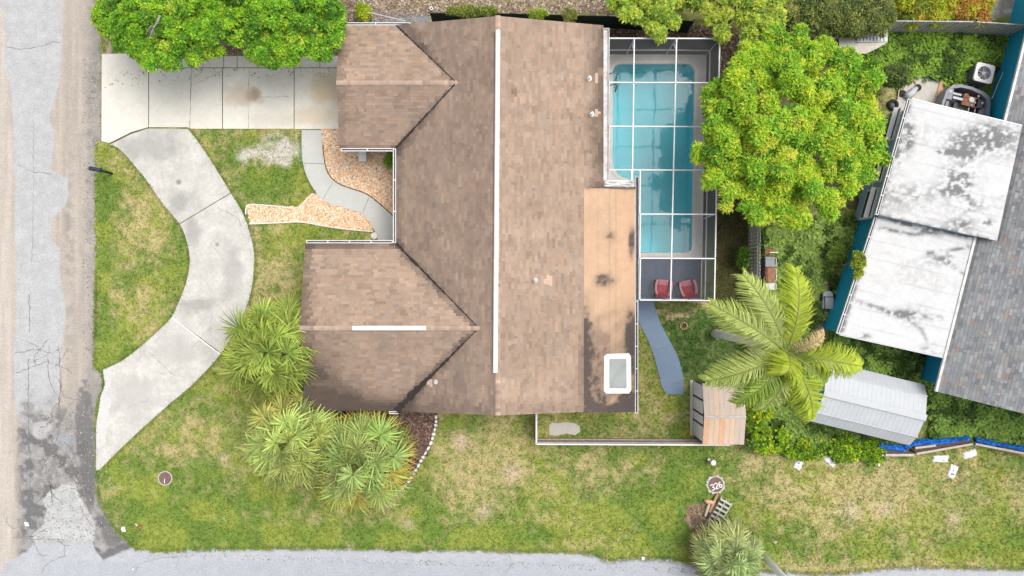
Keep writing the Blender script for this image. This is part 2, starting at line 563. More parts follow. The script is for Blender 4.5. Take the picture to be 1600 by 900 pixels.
POOL = [(972, 100)] + catmull([(1072, 100), (1080, 103), (1085, 111)], 4) + catmull([(1081, 384), (1079, 391), (1072, 395)], 4) + [(1000, 395), (990, 395), (988, 292)] + [(982, 280), (974, 278), (966, 274), (960, 266), (957, 256), (957, 112), (960, 105), (965, 101)]
BLUE_PATH = catmull([(985, 471), (999, 505), (1013, 533), (1023, 562), (1030, 588), (1035, 606), (1041, 615)], 4) + catmull([(1067, 617), (1068, 604), (1067, 588), (1059, 558), (1044, 528), (1030, 500), (1021, 471)], 4)
road_edge = catmull([(141, -80), (148, 0), (158, 90), (158, 215), (149, 230), (149, 420), (147, 545), (147, 575), (160, 583), (161, 605), (150, 640), (150, 690), (151, 740), (153, 775), (166, 806), (190, 838), (213, 858)], 4)
south_edge = catmull([(213, 858), (260, 861), (330, 858), (420, 857), (560, 857), (640, 860), (720, 859), (800, 862), (870, 862), (925, 866), (950, 876), (985, 871), (1010, 872), (1050, 874), (1095, 884), (1150, 890), (1225, 894), (1300, 897), (1380, 889), (1450, 887), (1600, 889), (1700, 889)], 3)
ROAD = [(-4000, -4000), (141, -4000)] + road_edge + south_edge[1:] + [(5000, 889), (5000, 1130), (141, 1130), (141, 5000), (-60, 5000), (-60, 1130), (-4000, 1130), (-4000, 870), (-60, 870), (-60, -4000)]
ROAD[0] = (-60, -4000)
WHITE_LO = [(1312, 522), (1475, 558), (1527, 373), (1373, 337)]
WHITE_UP = [(1373, 336), (1558, 376), (1597, 197), (1424, 155)]
NEIGH = [(1330, 505), (1490, 600), (1800, 670), (1800, 0), (1600, 60), (1420, 190)]
CONC_PAD = [(1395, 190), (1400, 158), (1418, 128), (1430, 118), (1447, 119), (1475, 127), (1467, 165), (1424, 180)]


# ------------------------------------------------------------------ ground colours
def lawn_color(px, py):
    n1 = fbm(px, py, 60, 3, 4)
    n2 = fbm(px, py, 16, 11, 3)
    n4 = fbm(px, py, 7, 19, 3)
    dry = 0.85 * smoothstep(0.40, 0.70, n1 * 0.42 + n2 * 0.33 + n4 * 0.25)
    # broad differences of the real lawn
    dry = dry + 0.45 * blob(px, py, 230, 330, 40, 60) * n2 * 1.5 + 0.4 * blob(px, py, 225, 470, 50, 50) * n2
    dry = dry + 0.5 * blob(px, py, 330, 690, 60, 40) * n2 * 1.6 + 0.45 * blob(px, py, 450, 800, 50, 40) * n2
    dry = dry + 0.55 * blob(px, py, 760, 730, 110, 60) * n2 * 1.5 + 0.7 * blob(px, py, 930, 735, 35, 40) * n2 * 1.6
    dry = dry + 0.75 * blob(px, py, 1380, 760, 190, 55) * n2 * 1.7 + 0.6 * blob(px, py, 1190, 735, 50, 40) * n2
    dry = dry + 0.8 * blob(px, py, 1360, 888, 170, 12) + 0.5 * blob(px, py, 430, 420, 25, 70) * n2 * 1.5
    dry = dry - 0.6 * blob(px, py, 160, 400, 14, 170) - 0.55 * blob(px, py, 1090, 730, 45, 60) - 0.5 * blob(px, py, 600, 835, 400, 18)
    dry = dry - 0.5 * blob(px, py, 330, 800, 110, 45) - 0.35 * blob(px, py, 200, 800, 50, 40) - 0.4 * blob(px, py, 1060, 830, 120, 35)
    dry = dry - 0.4 * blob(px, py, 720, 665, 40, 14) - 0.4 * blob(px, py, 430, 285, 40, 20) - 0.3 * blob(px, py, 1430, 860, 170, 20)
    dry = np.clip(dry, 0, 1) * (0.35 + 1.2 * n4)
    dry = np.clip(dry * .88, 0, 0.9)
    green = np.array([0.150, 0.208, 0.038])
    ygreen = np.array([0.206, 0.242, 0.046])
    deep = np.array([0.116, 0.180, 0.034])
    tan = np.array([0.40, 0.325, 0.165])
    n3 = fbm(px, py, 40, 29, 3)
    c = mix(np.broadcast_to(green, px.shape + (3,)), ygreen, smoothstep(0.45, 0.68, n3))
    c = mix(c, deep, smoothstep(0.52, 0.36, n3) * 0.8)
    c = mix(c, ygreen * 1.08, 0.8 * blob(px, py, 1450, 805, 90, 30))
    c = mix(c, tan, dry * 0.9)
    # bare pale sand in the small front lawn
    sand = (blob(px, py, 440, 235, 48, 30) * 1.3 + 0.8 * blob(px, py, 375, 245, 22, 20) + 0.7 * blob(px, py, 505, 365, 22, 8)) * (0.1 + 1.0 * n2 + 0.9 * n4) - 0.2
    c = mix(c, (0.47, 0.44, 0.40), 0.85 * smoothstep(0.25, 1.1, sand))
    for (cx, cy, r) in [(350, 715, 8), (720, 690, 12), (800, 740, 14), (1330, 800, 14), (1385, 795, 14), (1490, 810, 14), (760, 800, 12), (640, 820, 8), (1245, 470, 0.1)]:
        c = mix(c, (0.44, 0.35, 0.25), 0.7 * blob(px, py, cx, cy, r, r) * (0.5 + n2))
    return c


REGIONS = [  # polygon, colour a, colour b  (soil, litter, mulch, dirt of the unmown places)
    ([(530, -300), (960, -300), (960, 22), (700, 22), (540, 40), (530, 33)], (0.17, 0.12, 0.09), (0.40, 0.34, 0.28)),
    ([(620, -300), (960, -300), (960, 14), (640, 14)], (0.26, 0.23, 0.13), (0.46, 0.41, 0.32)),
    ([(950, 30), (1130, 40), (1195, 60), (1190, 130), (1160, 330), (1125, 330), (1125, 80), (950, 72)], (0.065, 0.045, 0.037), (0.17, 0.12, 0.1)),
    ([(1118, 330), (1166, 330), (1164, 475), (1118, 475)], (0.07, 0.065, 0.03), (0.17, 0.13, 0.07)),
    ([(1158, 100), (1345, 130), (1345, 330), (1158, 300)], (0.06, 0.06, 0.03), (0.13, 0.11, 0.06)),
    ([(150, -300), (536, -300), (536, 88), (232, 88), (200, 84), (165, 86)], (0.15, 0.105, 0.075), (0.36, 0.28, 0.2)),
    ([(1540, -200), (1900, -200), (1900, 34), (1545, 32)], (0.34, 0.3, 0.24), (0.5, 0.47, 0.42)),
    ([(1275, 345), (1345, 345), (1325, 380), (1312, 460), (1300, 520), (1270, 520), (1280, 420)], (0.28, 0.22, 0.15), (0.42, 0.36, 0.28)),
    ([(1072, 790), (1100, 785), (1112, 815), (1108, 840), (1085, 838), (1070, 815)], (0.22, 0.15, 0.1), (0.34, 0.25, 0.18)),
    ([(1016, 470), (1110, 470), (1105, 500), (1040, 498)], (0.13, 0.16, 0.05), (0.38, 0.29, 0.17)),
    ([(1030, 500), (1160, 480), (1150, 600), (1075, 600)], (0.06, 0.11, 0.025), (0.12, 0.16, 0.05)),
]
WEEDY = [  # rank leafy weeds in the neighbour's yard
    [(1335, 52), (1600, 52), (1600, 75), (1570, 98), (1515, 132), (1478, 126), (1440, 116), (1415, 125), (1360, 110)],
    [(1192, 360), (1330, 340), (1338, 365), (1312, 400), (1285, 440), (1280, 500), (1195, 560)],
    [(1298, 525), (1330, 528), (1440, 560), (1432, 590), (1468, 614), (1600, 648), (1600, 692), (1455, 690), (1455, 600), (1345, 572), (1300, 560)],
    [(1190, 640), (1255, 635), (1300, 660), (1410, 692), (1370, 702), (1290, 695), (1185, 698)],
    [(1310, 370), (1334, 368), (1300, 515), (1290, 515)],
]


def ground_color(px, py):
    c = lawn_color(px, py)
    jx = px + (vnoise(px, py, 9, 41) - 0.5) * 14
    jy = py + (vnoise(px, py, 9, 43) - 0.5) * 14
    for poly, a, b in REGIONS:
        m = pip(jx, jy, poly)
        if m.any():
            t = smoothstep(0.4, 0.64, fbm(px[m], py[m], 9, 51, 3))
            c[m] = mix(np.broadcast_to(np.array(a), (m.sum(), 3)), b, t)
    for poly in WEEDY:
        m = pip(jx, jy, poly)
        if m.any():
            t = smoothstep(0.35, 0.65, fbm(px[m], py[m], 12, 61, 3))
            c[m] = mix(np.broadcast_to(np.array((0.09, 0.13, 0.035)), (m.sum(), 3)), (0.17, 0.22, 0.06), t)
    m = pip(jx, jy, PALM_BED)
    if m.any():
        t = smoothstep(0.4, 0.65, fbm(px[m], py[m], 6, 71, 3))
        c[m] = mix(np.broadcast_to(np.array((0.1, 0.06, 0.05)), (m.sum(), 3)), (0.25, 0.16, 0.13), t)
    return c


def grid_sheet(name, xs, ys, mask, color, z, mat, parent=None):
    """xs, ys in photo pixels at ground level; cells whose centre fails the mask are left out"""
    xs = np.asarray(xs, float); ys = np.asarray(ys, float)
    cx, cy = np.meshgrid((xs[1:] + xs[:-1]) / 2, (ys[1:] + ys[:-1]) / 2)
    keep = mask(cx, cy)
    nx = len(xs)
    j, i = np.nonzero(keep)
    q = np.stack([j * nx + i, (j + 1) * nx + i, (j + 1) * nx + i + 1, j * nx + i + 1], 1)
    u, inv = np.unique(q, return_inverse=True)
    q = inv.reshape(q.shape)
    px, py = xs[u % nx], ys[u // nx]
    v = np.stack([(px - 800) * S, -(py - 450) * S, np.full(len(px), z)], 1)
    return npmesh(name, v, q, mat, parent, vcol=color(px, py))


def expand(poly, d):
    c = np.mean(np.array(poly), 0)
    out = []
    for p in poly:
        v = np.array(p) - c
        out.append(tuple(c + v * (1 + d / np.linalg.norm(v))))
    return out


far = [-9000, -4000, -2000, -900, -400, -150]
gx = np.concatenate([far, np.arange(-30, 1634, 3.2), [1760, 2000, 2500, 3500, 5500, 10000]])
gy = np.concatenate([far, np.arange(-30, 934, 3.2), [1060, 1300, 1800, 2800, 4800, 9000]])
POOL_HOLE = expand(POOL, 7)
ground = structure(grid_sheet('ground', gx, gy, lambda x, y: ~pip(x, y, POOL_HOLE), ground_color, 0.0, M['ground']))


# ------------------------------------------------------------------ roads
def interp(v, pts):
    a = np.array(pts, float)
    return np.interp(v, a[:, 0], a[:, 1])


WHITE_R = [(0, 100), (70, 97), (105, 95), (130, 92), (150, 88), (175, 80), (190, 78), (205, 85), (265, 80), (280, 105), (300, 108), (320, 103), (335, 88), (345, 80), (375, 81), (388, 93), (450, 96), (475, 103), (540, 99), (600, 93), (640, 88), (700, 60)]
WHITE_L = [(0, -2), (20, 4), (50, 10), (110, 6), (130, 14), (150, 18), (225, 22), (450, 25), (600, 22), (660, 28)]


def road_color(px, py):
    w = (fbm(px, py, 14, 81, 3) - 0.5) * 12
    n = fbm(px, py, 26, 83, 4)
    nf = fbm(px, py, 7, 85, 2)
    c = np.broadcast_to(np.array((0.335, 0.297, 0.256)), px.shape + (3,)).copy()
    c = mix(c, (0.385, 0.345, 0.30), smoothstep(30, 10, px))
    streak = vnoise(px, py * 0.06, 5, 87)                              # tyre polished streaks along the lane
    c = c * (0.9 + 0.2 * streak)[..., None]
    c = mix(c, (0.215, 0.2, 0.188), smoothstep(122, 150, px + w * 1.5) * (0.35 + 0.75 * nf))
    c = mix(c, (0.22, 0.2, 0.18), blob(px, py, 108, 400, 9, 190) * smoothstep(0.45, 0.65, nf) * 0.7)
    inw = smoothstep(-2, 2, px - interp(py, WHITE_L) - w * 0.5) * smoothstep(2, -2, px - interp(py, WHITE_R) - w * 0.35)
    inw = inw * smoothstep(690, 630, py + w * 4)
    white = np.array((0.35, 0.35, 0.35)) * (0.92 + 0.16 * nf)[..., None]
    c = mix(c, white, inw)
    c = mix(c, (0.4, 0.4, 0.4), blob(px, py, 31, 368, 7, 10) * 0.8)
    # crumbling crossing: grey asphalt, dark tar, pale patches
    j = smoothstep(600, 680, py + w * 3) * smoothstep(18, 40, px + w)
    grey = np.array((0.225, 0.218, 0.212)) * (0.6 + 0.8 * nf)[..., None]
    c = mix(c, grey, j * 0.92)
    dark = smoothstep(0.5, 0.57, fbm(px, py, 16, 91, 5)) * j
    c = mix(c, (0.10, 0.098, 0.10), dark * 0.8)
    dk = blob(px, py, 132, 660, 16, 70, 4) + blob(px, py, 140, 745, 12, 60, 4) + blob(px, py, 175, 830, 18, 26, 4)
    c = mix(c, (0.12, 0.117, 0.117), smoothstep(.3, .7, np.clip(dk, 0, 1) * (0.35 + 1.1 * nf)) * .85)
    c = mix(c, (0.24, 0.255, 0.275), blob(px, py, 100, 686, 14, 10, 4))
    c = mix(c, white, smoothstep(0.45, 0.6, blob(px, py, 65, 672, 22, 18) * (0.5 + n)) * 0.8)
    jx, jy = px + w, py + w
    c = mix(c, (0.40, 0.405, 0.40), pip(jx, jy, [(85, 765), (97, 758), (122, 760), (135, 795), (148, 815), (150, 848), (55, 848), (55, 828), (72, 818), (72, 780)]) * (0.55 + 0.5 * nf))
    # cross street
    lo = interp(px, [(-400, 866), (0, 895), (10, 880), (40, 862), (55, 847), (145, 848), (150, 862), (162, 876), (188, 862), (215, 855), (240, 840), (5000, 840)])
    s = smoothstep(-2, 2, py - lo + w * 0.6)
    cs = np.array((0.335, 0.345, 0.365)) * (0.94 + 0.12 * nf)[..., None]
    c = mix(c, cs, s * smoothstep(-30, 20, px + w))
    c = mix(c, (0.30, 0.315, 0.345), s * blob(px, py * 0 + 885, 650, 885, 480, 5) * smoothstep(872, 882, py + w * 0.4) * 0.8)
    # ragged dark crumbs along the verge
    de = dline(px, py, south_edge)
    c = mix(c, (0.19, 0.185, 0.18), smoothstep(7, 2, de) * smoothstep(0.42, 0.6, nf) * (px > 230))
    c = mix(c, (0.2, 0.195, 0.19), smoothstep(9, 3, de) * blob(px, py, 1010, 875, 110, 30, 4) * smoothstep(0.3, 0.5, nf))
    de = dline(px, py, road_edge)
    c = mix(c, (0.2, 0.185, 0.16), smoothstep(6, 1, de) * smoothstep(0.45, 0.6, nf) * 0.8)
    return c


rx = np.concatenate([[-60, -30], np.arange(-10, 230, 2.0), np.arange(230, 1640, 4.0), [1700, 1900, 2400, 3500, 5000]])
ry = np.concatenate([[-4000, -2000, -900, -400, -150, -60], np.arange(-20, 912, 2.0), [930, 980, 1050, 1130, 1600, 2500, 5000]])


def road_mask(x, y):
    return pip(x + (fbm(x, y, 9, 95, 3) - 0.5) * 9, y + (fbm(x, y, 12, 97, 3) - 0.5) * 12, ROAD)


road = structure(grid_sheet('road', rx, ry, road_mask, road_color, 0.008, M['road']))


def crack(pts, w, parent, z=0.013, wob=1.2, seed=0, mat=None, name='crack'):
    r = random.Random(seed)
    pl = []
    for (a, b) in zip(pts[:-1], pts[1:]):
        n = max(2, int(math.hypot(b[0] - a[0], b[1] - a[1]) / 4))
        for k in range(n):
            t = k / n
            pl.append((a[0] + (b[0] - a[0]) * t + r.uniform(-wob, wob), a[1] + (b[1] - a[1]) * t + r.uniform(-wob, wob)))
    pl.append(pts[-1])
    vs, fs = [], []
    for i, p in enumerate(pl):
        q0, q1 = pl[max(i - 1, 0)], pl[min(i + 1, len(pl) - 1)]
        d = Vector((q1[0] - q0[0], -(q1[1] - q0[1]))).normalized()
        nrm = Vector((-d.y, d.x))
        ww = w * r.uniform(0.35, 1.2) / 2
        c = P(*p, 0)
        vs += [(c.x + nrm.x * ww, c.y + nrm.y * ww, z), (c.x - nrm.x * ww, c.y - nrm.y * ww, z)]
    fs = [(2 * i, 2 * i + 1, 2 * i + 3, 2 * i + 2) for i in range(len(pl) - 1)]
    return npmesh(name, np.array(vs), fs, mat or M['crack'], parent)


for i, (pts, w) in enumerate([
    ([(8, 73), (30, 77), (60, 73), (82, 66), (95, 66)], 0.035), ([(53, 190), (52, 320), (50, 410)], 0.022), ([(26, 257), (50, 268), (80, 272)], 0.03),
    ([(46, 460), (46, 520)], 0.04), ([(25, 552), (60, 545), (82, 553), (98, 542)], 0.035), ([(25, 582), (55, 572), (72, 565), (90, 570)], 0.03),
    ([(45, 560), (44, 640), (46, 700), (48, 770)], 0.045), ([(75, 560), (78, 600), (92, 620), (95, 660), (88, 690)], 0.04), ([(92, 540), (96, 600), (90, 650)], 0.045),
    ([(75, 745), (70, 722), (74, 716), (82, 722), (76, 740), (80, 770)], 0.05), ([(110, 700), (125, 740), (135, 780), (150, 800), (160, 812)], 0.06),
    ([(45, 770), (60, 750), (80, 755), (82, 790)], 0.045), ([(20, 840), (55, 842), (100, 844)], 0.03), ([(65, 895), (75, 880), (100, 868), (102, 850)], 0.025),
    ([(210, 895), (220, 880), (250, 872), (300, 868)], 0.02), ([(790, 895), (800, 880), (795, 866)], 0.02), ([(940, 866), (960, 877), (1000, 873)], 0.05)]):
    crack(pts, w, road, seed=i)

for sd_ in range(26):                                # crazed surface near the crossing
    rr_ = random.Random(sd_ + 300)
    p_ = [(rr_.uniform(25, 140), rr_.uniform(530, 850))]
    a_ = rr_.choice((0, 1.57, 3.14)) + rr_.uniform(-.5, .5)
    for _ in range(rr_.randint(5, 12)):
        a_ += rr_.uniform(-.55, .55); p_.append((p_[-1][0] + 5 * math.cos(a_), p_[-1][1] + 5 * math.sin(a_)))
    p_ = [q for q in p_ if 0 < q[0] < 147]
    if len(p_) > 3:
        crack(p_, rr_.uniform(.02, .045), road, seed=sd_ + 60)
# ------------------------------------------------------------------ driveways and walks (slabs are parts)


def poly_slab(name, pts, z0, z1, mat, parent=None, smooth=False):
    mb = MB()
    mb.prism([tuple(P(a, b, 0).xy) for a, b in pts], z0, z1)
    return mb.build(name, mat, parent)


def sheet(name, pts, z, mat, parent=None):
    w = [P(a, b, 0) for a, b in pts]
    n = len(w)
    a = sum(w[i].x * w[(i + 1) % n].y - w[(i + 1) % n].x * w[i].y for i in range(n))
    if a < 0:
        w = w[::-1]
    return npmesh(name, np.array([(p.x, p.y, z) for p in w]), [list(range(n))], mat, parent)


def between(line_a, line_b, a0, a1, b0, b1):
    def cut(l, y0, y1):
        return [p for p in l if y0 <= p[1] <= y1]
    return cut(line_a, a0, a1) + cut(line_b, b0, b1)[::-1]


straight = structure(sheet('driveway', expand(STRAIGHT_DRIVE, -2), 0.012, M['joint']))
for pts in ([(160, 85), (200, 84), (232.3, 104), (232.3, 199), (205, 207), (172, 223.5), (159.5, 221)],
            [(233.7, 107), (347.5, 107), (347.5, 201.5), (300, 201.5), (293, 199), (233.7, 199)],
            [(349, 107), (459.5, 107), (459.5, 201.5), (349, 201.5)],
            [(460.7, 107), (540, 107), (540, 202), (460.7, 202)]):
    poly_slab('slab', pts, 0.0, 0.055, M['concrete'], straight)
edges = [232.5, 252, 285, 318, 350, 371, 405, 437, 468, 500, 540]
for a, b in zip(edges[:-1], edges[1:]):
    poly_slab('slab', [(a + 0.5, 88), (b - 0.5, 88), (b - 0.5, 105.8), (a + 0.5, 105.8)], 0.0, 0.05, M['concrete'], straight)
crack([(301, 108), (299, 135), (298, 178), (297, 200)], 0.03, straight, 0.058, 0.5, 31)
crack([(299, 134), (320, 125), (347, 112)], 0.02, straight, 0.058, 0.8, 32)
crack([(405, 152), (430, 152), (452, 151)], 0.02, straight, 0.058, 0.8, 33)
crack([(390, 110), (388, 150), (389, 200)], 0.02, straight, 0.058, 0.5, 34)

curved = structure(sheet('curved_driveway', expand(CURVED_DRIVE, -1), 0.012, M['joint']))


def strip_slab(la, lb, ia0, ia1, ib0, ib1, z, mat, parent):
    pts = la[ia0:ia1] + lb[ib0:ib1][::-1]
    return poly_slab('slab', pts, 0.0, z, mat, parent)


def near(l, p):
    return min(range(len(l)), key=lambda i: (l[i][0] - p[0]) ** 2 + (l[i][1] - p[1]) ** 2)


def gap(pts, c, d=0.7):   # pull slab in slightly to leave a joint
    cx = sum(p[0] for p in pts) / len(pts); cy = sum(p[1] for p in pts) / len(pts)
    return pts


cuts = [(0, 0), (near(drive_left, (281, 350)), near(drive_right, (361, 302))), (near(drive_left, (269, 495)), near(drive_right, (346, 552))), (len(drive_left) - 1, len(drive_right) - 1)]
for k in range(3):
    (a0, b0), (a1, b1) = cuts[k], cuts[k + 1]
    la = [np.array(p, float) for p in drive_left[a0:a1 + 1]]
    lb = [np.array(p, float) for p in drive_right[b0:b1 + 1]]
    dirn = lambda l, i, j: (l[j] - l[i]) / np.linalg.norm(l[j] - l[i])
    g = 0.6
    if k > 0:
        la[0] = la[0] + dirn(la, 0, 1) * g; lb[0] = lb[0] + dirn(lb, 0, 1) * g
    else:
        la[0] = la[0] + np.array((0.5, 1.5)); lb[0] = lb[0] + np.array((0.5, 2.0))
    if k < 2:
        la[-1] = la[-1] - dirn(la, -2, -1) * g; lb[-1] = lb[-1] - dirn(lb, -2, -1) * g
    pts = [tuple(p) for p in la] + [tuple(p) for p in lb[::-1]] + ([(232.5, 201.2), (205, 210)] if k == 0 else [])
    poly_slab('slab', pts, 0.0, 0.055, M['concrete_grey'], curved)
ra_ = random.Random(12)
ap = [(161.5, 577.5), (172, 575)] + [(175 + ra_.uniform(-2.5, 2.5) - max(0, y - 620) * .14, y) for y in range(580, 700, 5)] + [(151.8, 700), (151.8, 665), (155.5, 640), (158.5, 620), (165, 600)]
sheet('worn_edge', ap, .0585, mat_surface('bleached_apron', (.47, .462, .445), rough=.9, amt=.1, scale=2, fine=9, fine_amt=.08), curved)
for sd_, (x_, y_) in enumerate(((250, 270), (300, 330), (330, 380), (300, 470), (240, 580), (200, 640), (330, 520))):
    rr_ = random.Random(sd_ + 100); a_ = rr_.uniform(0, 6.28); p_ = [(x_, y_)]
    for _ in range(6):
        a_ += rr_.uniform(-.5, .5); p_.append((p_[-1][0] + 6 * math.cos(a_), p_[-1][1] + 6 * math.sin(a_)))
    crack(p_, .012, curved, .0575, .6, 200 + sd_)
crack([(300, 545), (320, 520), (345, 505)], 0.012, curved, 0.058, 0.6, 41)
crack([(340, 325), (372, 340), (378, 355)], 0.02, curved, 0.058, 0.8, 42)
crack([(235, 550), (255, 570), (270, 585)], 0.02, curved, 0.058, 0.8, 43)
mbw = MB()
mbw.bar(P(270, 496, 0) + Vector((0, 0, .057)), P(344, 553, 0) + Vector((0, 0, .057)), 0.05, 0.006)
mbw.build('joint_strip', M['whitepaint'], curved)

walkway = structure(sheet('garden_walk', WALK, 0.012, M['joint']))
wc = [(0, 0), (near(walk_l, (472, 253)), near(walk_r, (505, 254))), (near(walk_l, (504, 312)), near(walk_r, (521, 285))), (near(walk_l, (566, 334)), near(walk_r, (577, 308))), (len(walk_l) - 1, len(walk_r) - 1)]
for (a0, b0), (a1, b1) in zip(wc[:-1], wc[1:]):
    la = [np.array(p, float) for p in walk_l[a0:a1 + 1]]
    lb = [np.array(p, float) for p in walk_r[b0:b1 + 1]]
    la[0] = la[0] + (la[1] - la[0]) * 0.1; lb[0] = lb[0] + (lb[1] - lb[0]) * 0.1
    poly_slab('slab', [tuple(p) for p in la] + [tuple(p) for p in lb[::-1]], 0.0, 0.06, M['walk'], walkway)

blue_path = structure(poly_slab('garden_path', BLUE_PATH, 0.0, 0.045, M['path_blue']))
crack([(1020, 548), (1045, 540)], 0.02, blue_path, 0.048, 0.4, 51)
crack([(1034, 601), (1068, 598)], 0.02, blue_path, 0.048, 0.4, 52)
structure(poly_slab('patio_slab', [(858, 664), (862, 660), (872, 661), (884, 659), (898, 661), (905, 665), (907, 674), (898, 680), (885, 677), (870, 681), (858, 679)], 0.0, 0.04, M['pad']))
structure(poly_slab('junk_yard_slab', CONC_PAD, 0.0, 0.05, M['pad']))

# ------------------------------------------------------------------ pool
pool = thing('swimming_pool', 'turquoise swimming pool with rounded corners inside the screen cage', 'pool', P(1020, 250, 0))
pool_w = [P(a, b, 0) for a, b in POOL]
inner = [(p.x, p.y) for p in pool_w]
# concrete deck ring around the pool hole
deck_bm = bmesh.new()
ov = [deck_bm.verts.new((P(a, b).x, P(a, b).y, 0.05)) for a, b in [(915, 85), (1103, 85), (1096, 404), (968, 404), (968, 300), (915, 300)]]
iv = [deck_bm.verts.new((x, y, 0.05)) for x, y in inner]
es = [deck_bm.edges.new((l[i], l[(i + 1) % len(l)])) for l in (ov, iv) for i in range(len(l))]
bmesh.ops.triangle_fill(deck_bm, use_beauty=True, edges=es)
for f in deck_bm.faces:
    if f.normal.z < 0:
        f.normal_flip()
vv = np.array([v.co[:] for v in deck_bm.verts])
deck_bm.verts.index_update()
ff = [[v.index for v in f.verts] for f in deck_bm.faces]
deck_bm.free()
pool_deck = structure(npmesh('pool_deck', vv, ff, M['deck']))
poly_slab('painted_slab', [(968, 404.5), (1096, 404.5), (1094.5, 470.5), (968, 470.5)], 0.0, 0.05, M['slate'], pool_deck)
n = len(inner)
cxy = np.mean(inner, 0)


def off(poly, d):
    out = []
    m = len(poly)
    a = sum(poly[i][0] * poly[(i + 1) % m][1] - poly[(i + 1) % m][0] * poly[i][1] for i in range(m))
    sg = 1 if a > 0 else -1
    for i in range(m):
        p0, p1, p2 = (np.array(poly[i - 1]), np.array(poly[i]), np.array(poly[(i + 1) % m]))
        d1 = (p1 - p0) / (np.linalg.norm(p1 - p0) + 1e-9); d2 = (p2 - p1) / (np.linalg.norm(p2 - p1) + 1e-9)
        n1 = np.array((d1[1], -d1[0])) * sg; n2 = np.array((d2[1], -d2[0])) * sg
        nn = n1 + n2
        nn = nn / max(0.5, np.dot(nn, nn) / 2)
        out.append(tuple(p1 + nn * d))
    return out


outer = off(inner, 0.16)
vs = [(x, y, 0.075) for x, y in inner] + [(x, y, 0.075) for x, y in outer] + [(x, y, 0.051) for x, y in outer] + [(x, y, -0.12) for x, y in inner]
fs = []
for i in range(n):
    j = (i + 1) % n
    fs += [(i, j, n + j, n + i), (n + i, n + j, 2 * n + j, 2 * n + i), (j, i, 3 * n + i, 3 * n + j)]
npmesh('coping', np.array(vs), fs, M['coping'], pool)
vs = [(x, y, -0.12) for x, y in inner] + [(x * 0.985 + cxy[0] * 0.015, y * 0.985 + cxy[1] * 0.015, -1.35) for x, y in inner]
fs = [(i, (i + 1) % n, n + (i + 1) % n, n + i) for i in range(n)] + [list(range(n, 2 * n))]
npmesh('basin', np.array(vs), fs, M['plaster'], pool)
npmesh('water', np.array([(x, y, -0.07) for x, y in inner]), [list(range(n))], M['water'], pool)
# round entry steps in the south-west corner
c0 = P(992, 394, 0)
for rr, zt in ((1.25, -0.55), (0.9, -0.35), (0.55, -0.2)):
    pl = [(c0.x, c0.y)] + [(c0.x + rr * math.cos(a), c0.y + rr * math.sin(a)) for a in np.linspace(0, math.pi / 2, 14)]
    mb = MB(); mb.prism(pl, -1.33, zt); mb.build('step', M['plaster'], pool)
lad = thing('pool_ladder', 'dark metal ladder at the upper left corner of the pool', 'ladder', P(956, 130, 0.05))
for yy in (120, 138):
    a = P(953, yy, 0)
    MB().tube([a + Vector((-0.1, 0, 0.05)), a + Vector((-0.08, 0, 0.55)), a + Vector((0.1, 0, 0.7)), a + Vector((0.3, 0, 0.55)), a + Vector((0.36, 0, -0.7))], 0.024, 6).build('rail', M['darkgrey'], lad)
for zz in (-0.2, -0.45, -0.65):
    a, b = P(953, 120, 0), P(953, 138, 0)
    MB().box(((a.x + b.x) / 2 + 0.36, (a.y + b.y) / 2, zz), (0.08, abs(a.y - b.y), 0.03)).build('rung', M['darkgrey'], lad)
lf = P(1069, 104.5, -0.06)
tag(MB().tube([lf + Vector((-0.16, 0.02, 0.02)), lf + Vector((-0.03, 0.05, 0.03)), lf + Vector((0.12, -0.03, 0.02))], [0.02, 0.05, 0.015], 6).build('floating_leaf', M['darkgrey']),
    'dark wet leaf floating by the top right pool corner', 'leaf')

# ------------------------------------------------------------------ screen cage
ZT = 2.5
cage = thing('screen_enclosure', 'white aluminium screen cage built over the pool', 'pool cage', P(1040, 260, 0.05))
BW = 0.052


def beam(a, b, za=ZT, zb=None, w=BW, h=0.09, name='beam'):
    zb = za if zb is None else zb
    return MB().bar(P(a[0], a[1], za), P(b[0], b[1], zb), w, h).build(name, M['white'], cage)


def lerp(a, b, t):
    return (a[0] + (b[0] - a[0]) * t, a[1] + (b[1] - a[1]) * t)


TL, TR, BR, BL = (952, 60), (1124.5, 61), (1116, 469), (999, 469)
rows = [60, 129, 197.5, 265.5, 334.5, 403.5, 469]


def xr(y): return 1124.5 + (1116 - 1124.5) * (y - 60) / 409
def xm(y): return 1057 + (1047.5 - 1057) * (y - 60) / 409
def xl(y): return 991 - (y - 60) * 0.014


for i, y in enumerate(rows):
    x0 = 951.5 if y < 270 else 1000
    beam((x0, y), (xr(y), y + 0.5))
for i in range(6):
    e = 0.9
    beam((xm(rows[i]), rows[i] + e), (xm(rows[i + 1]), rows[i + 1] - e))
    beam((xr(rows[i]), rows[i] + e), (xr(rows[i + 1]), rows[i + 1] - e))
    if i < 3:
        beam((xl(rows[i]), rows[i] + e), (xl(rows[i + 1]), rows[i + 1] - e))
        beam((951.5, rows[i] + e), (950.5, rows[i + 1] - e))
    else:
        beam((1000.5, rows[i] + e), (999.5, rows[i + 1] - e))
beam((950.5, 266.5), (950.5, 282)); beam((987.5, 266.5), (987.5, 282), w=0.09); beam((950.5, 282.5), (989, 282.5))


def roofpanel(c):
    v = np.array([P(a, b, ZT - 0.02) for a, b in c])
    npmesh('screen_panel', v, [[0, 1, 2, 3]], M['screen_roof'], cage)


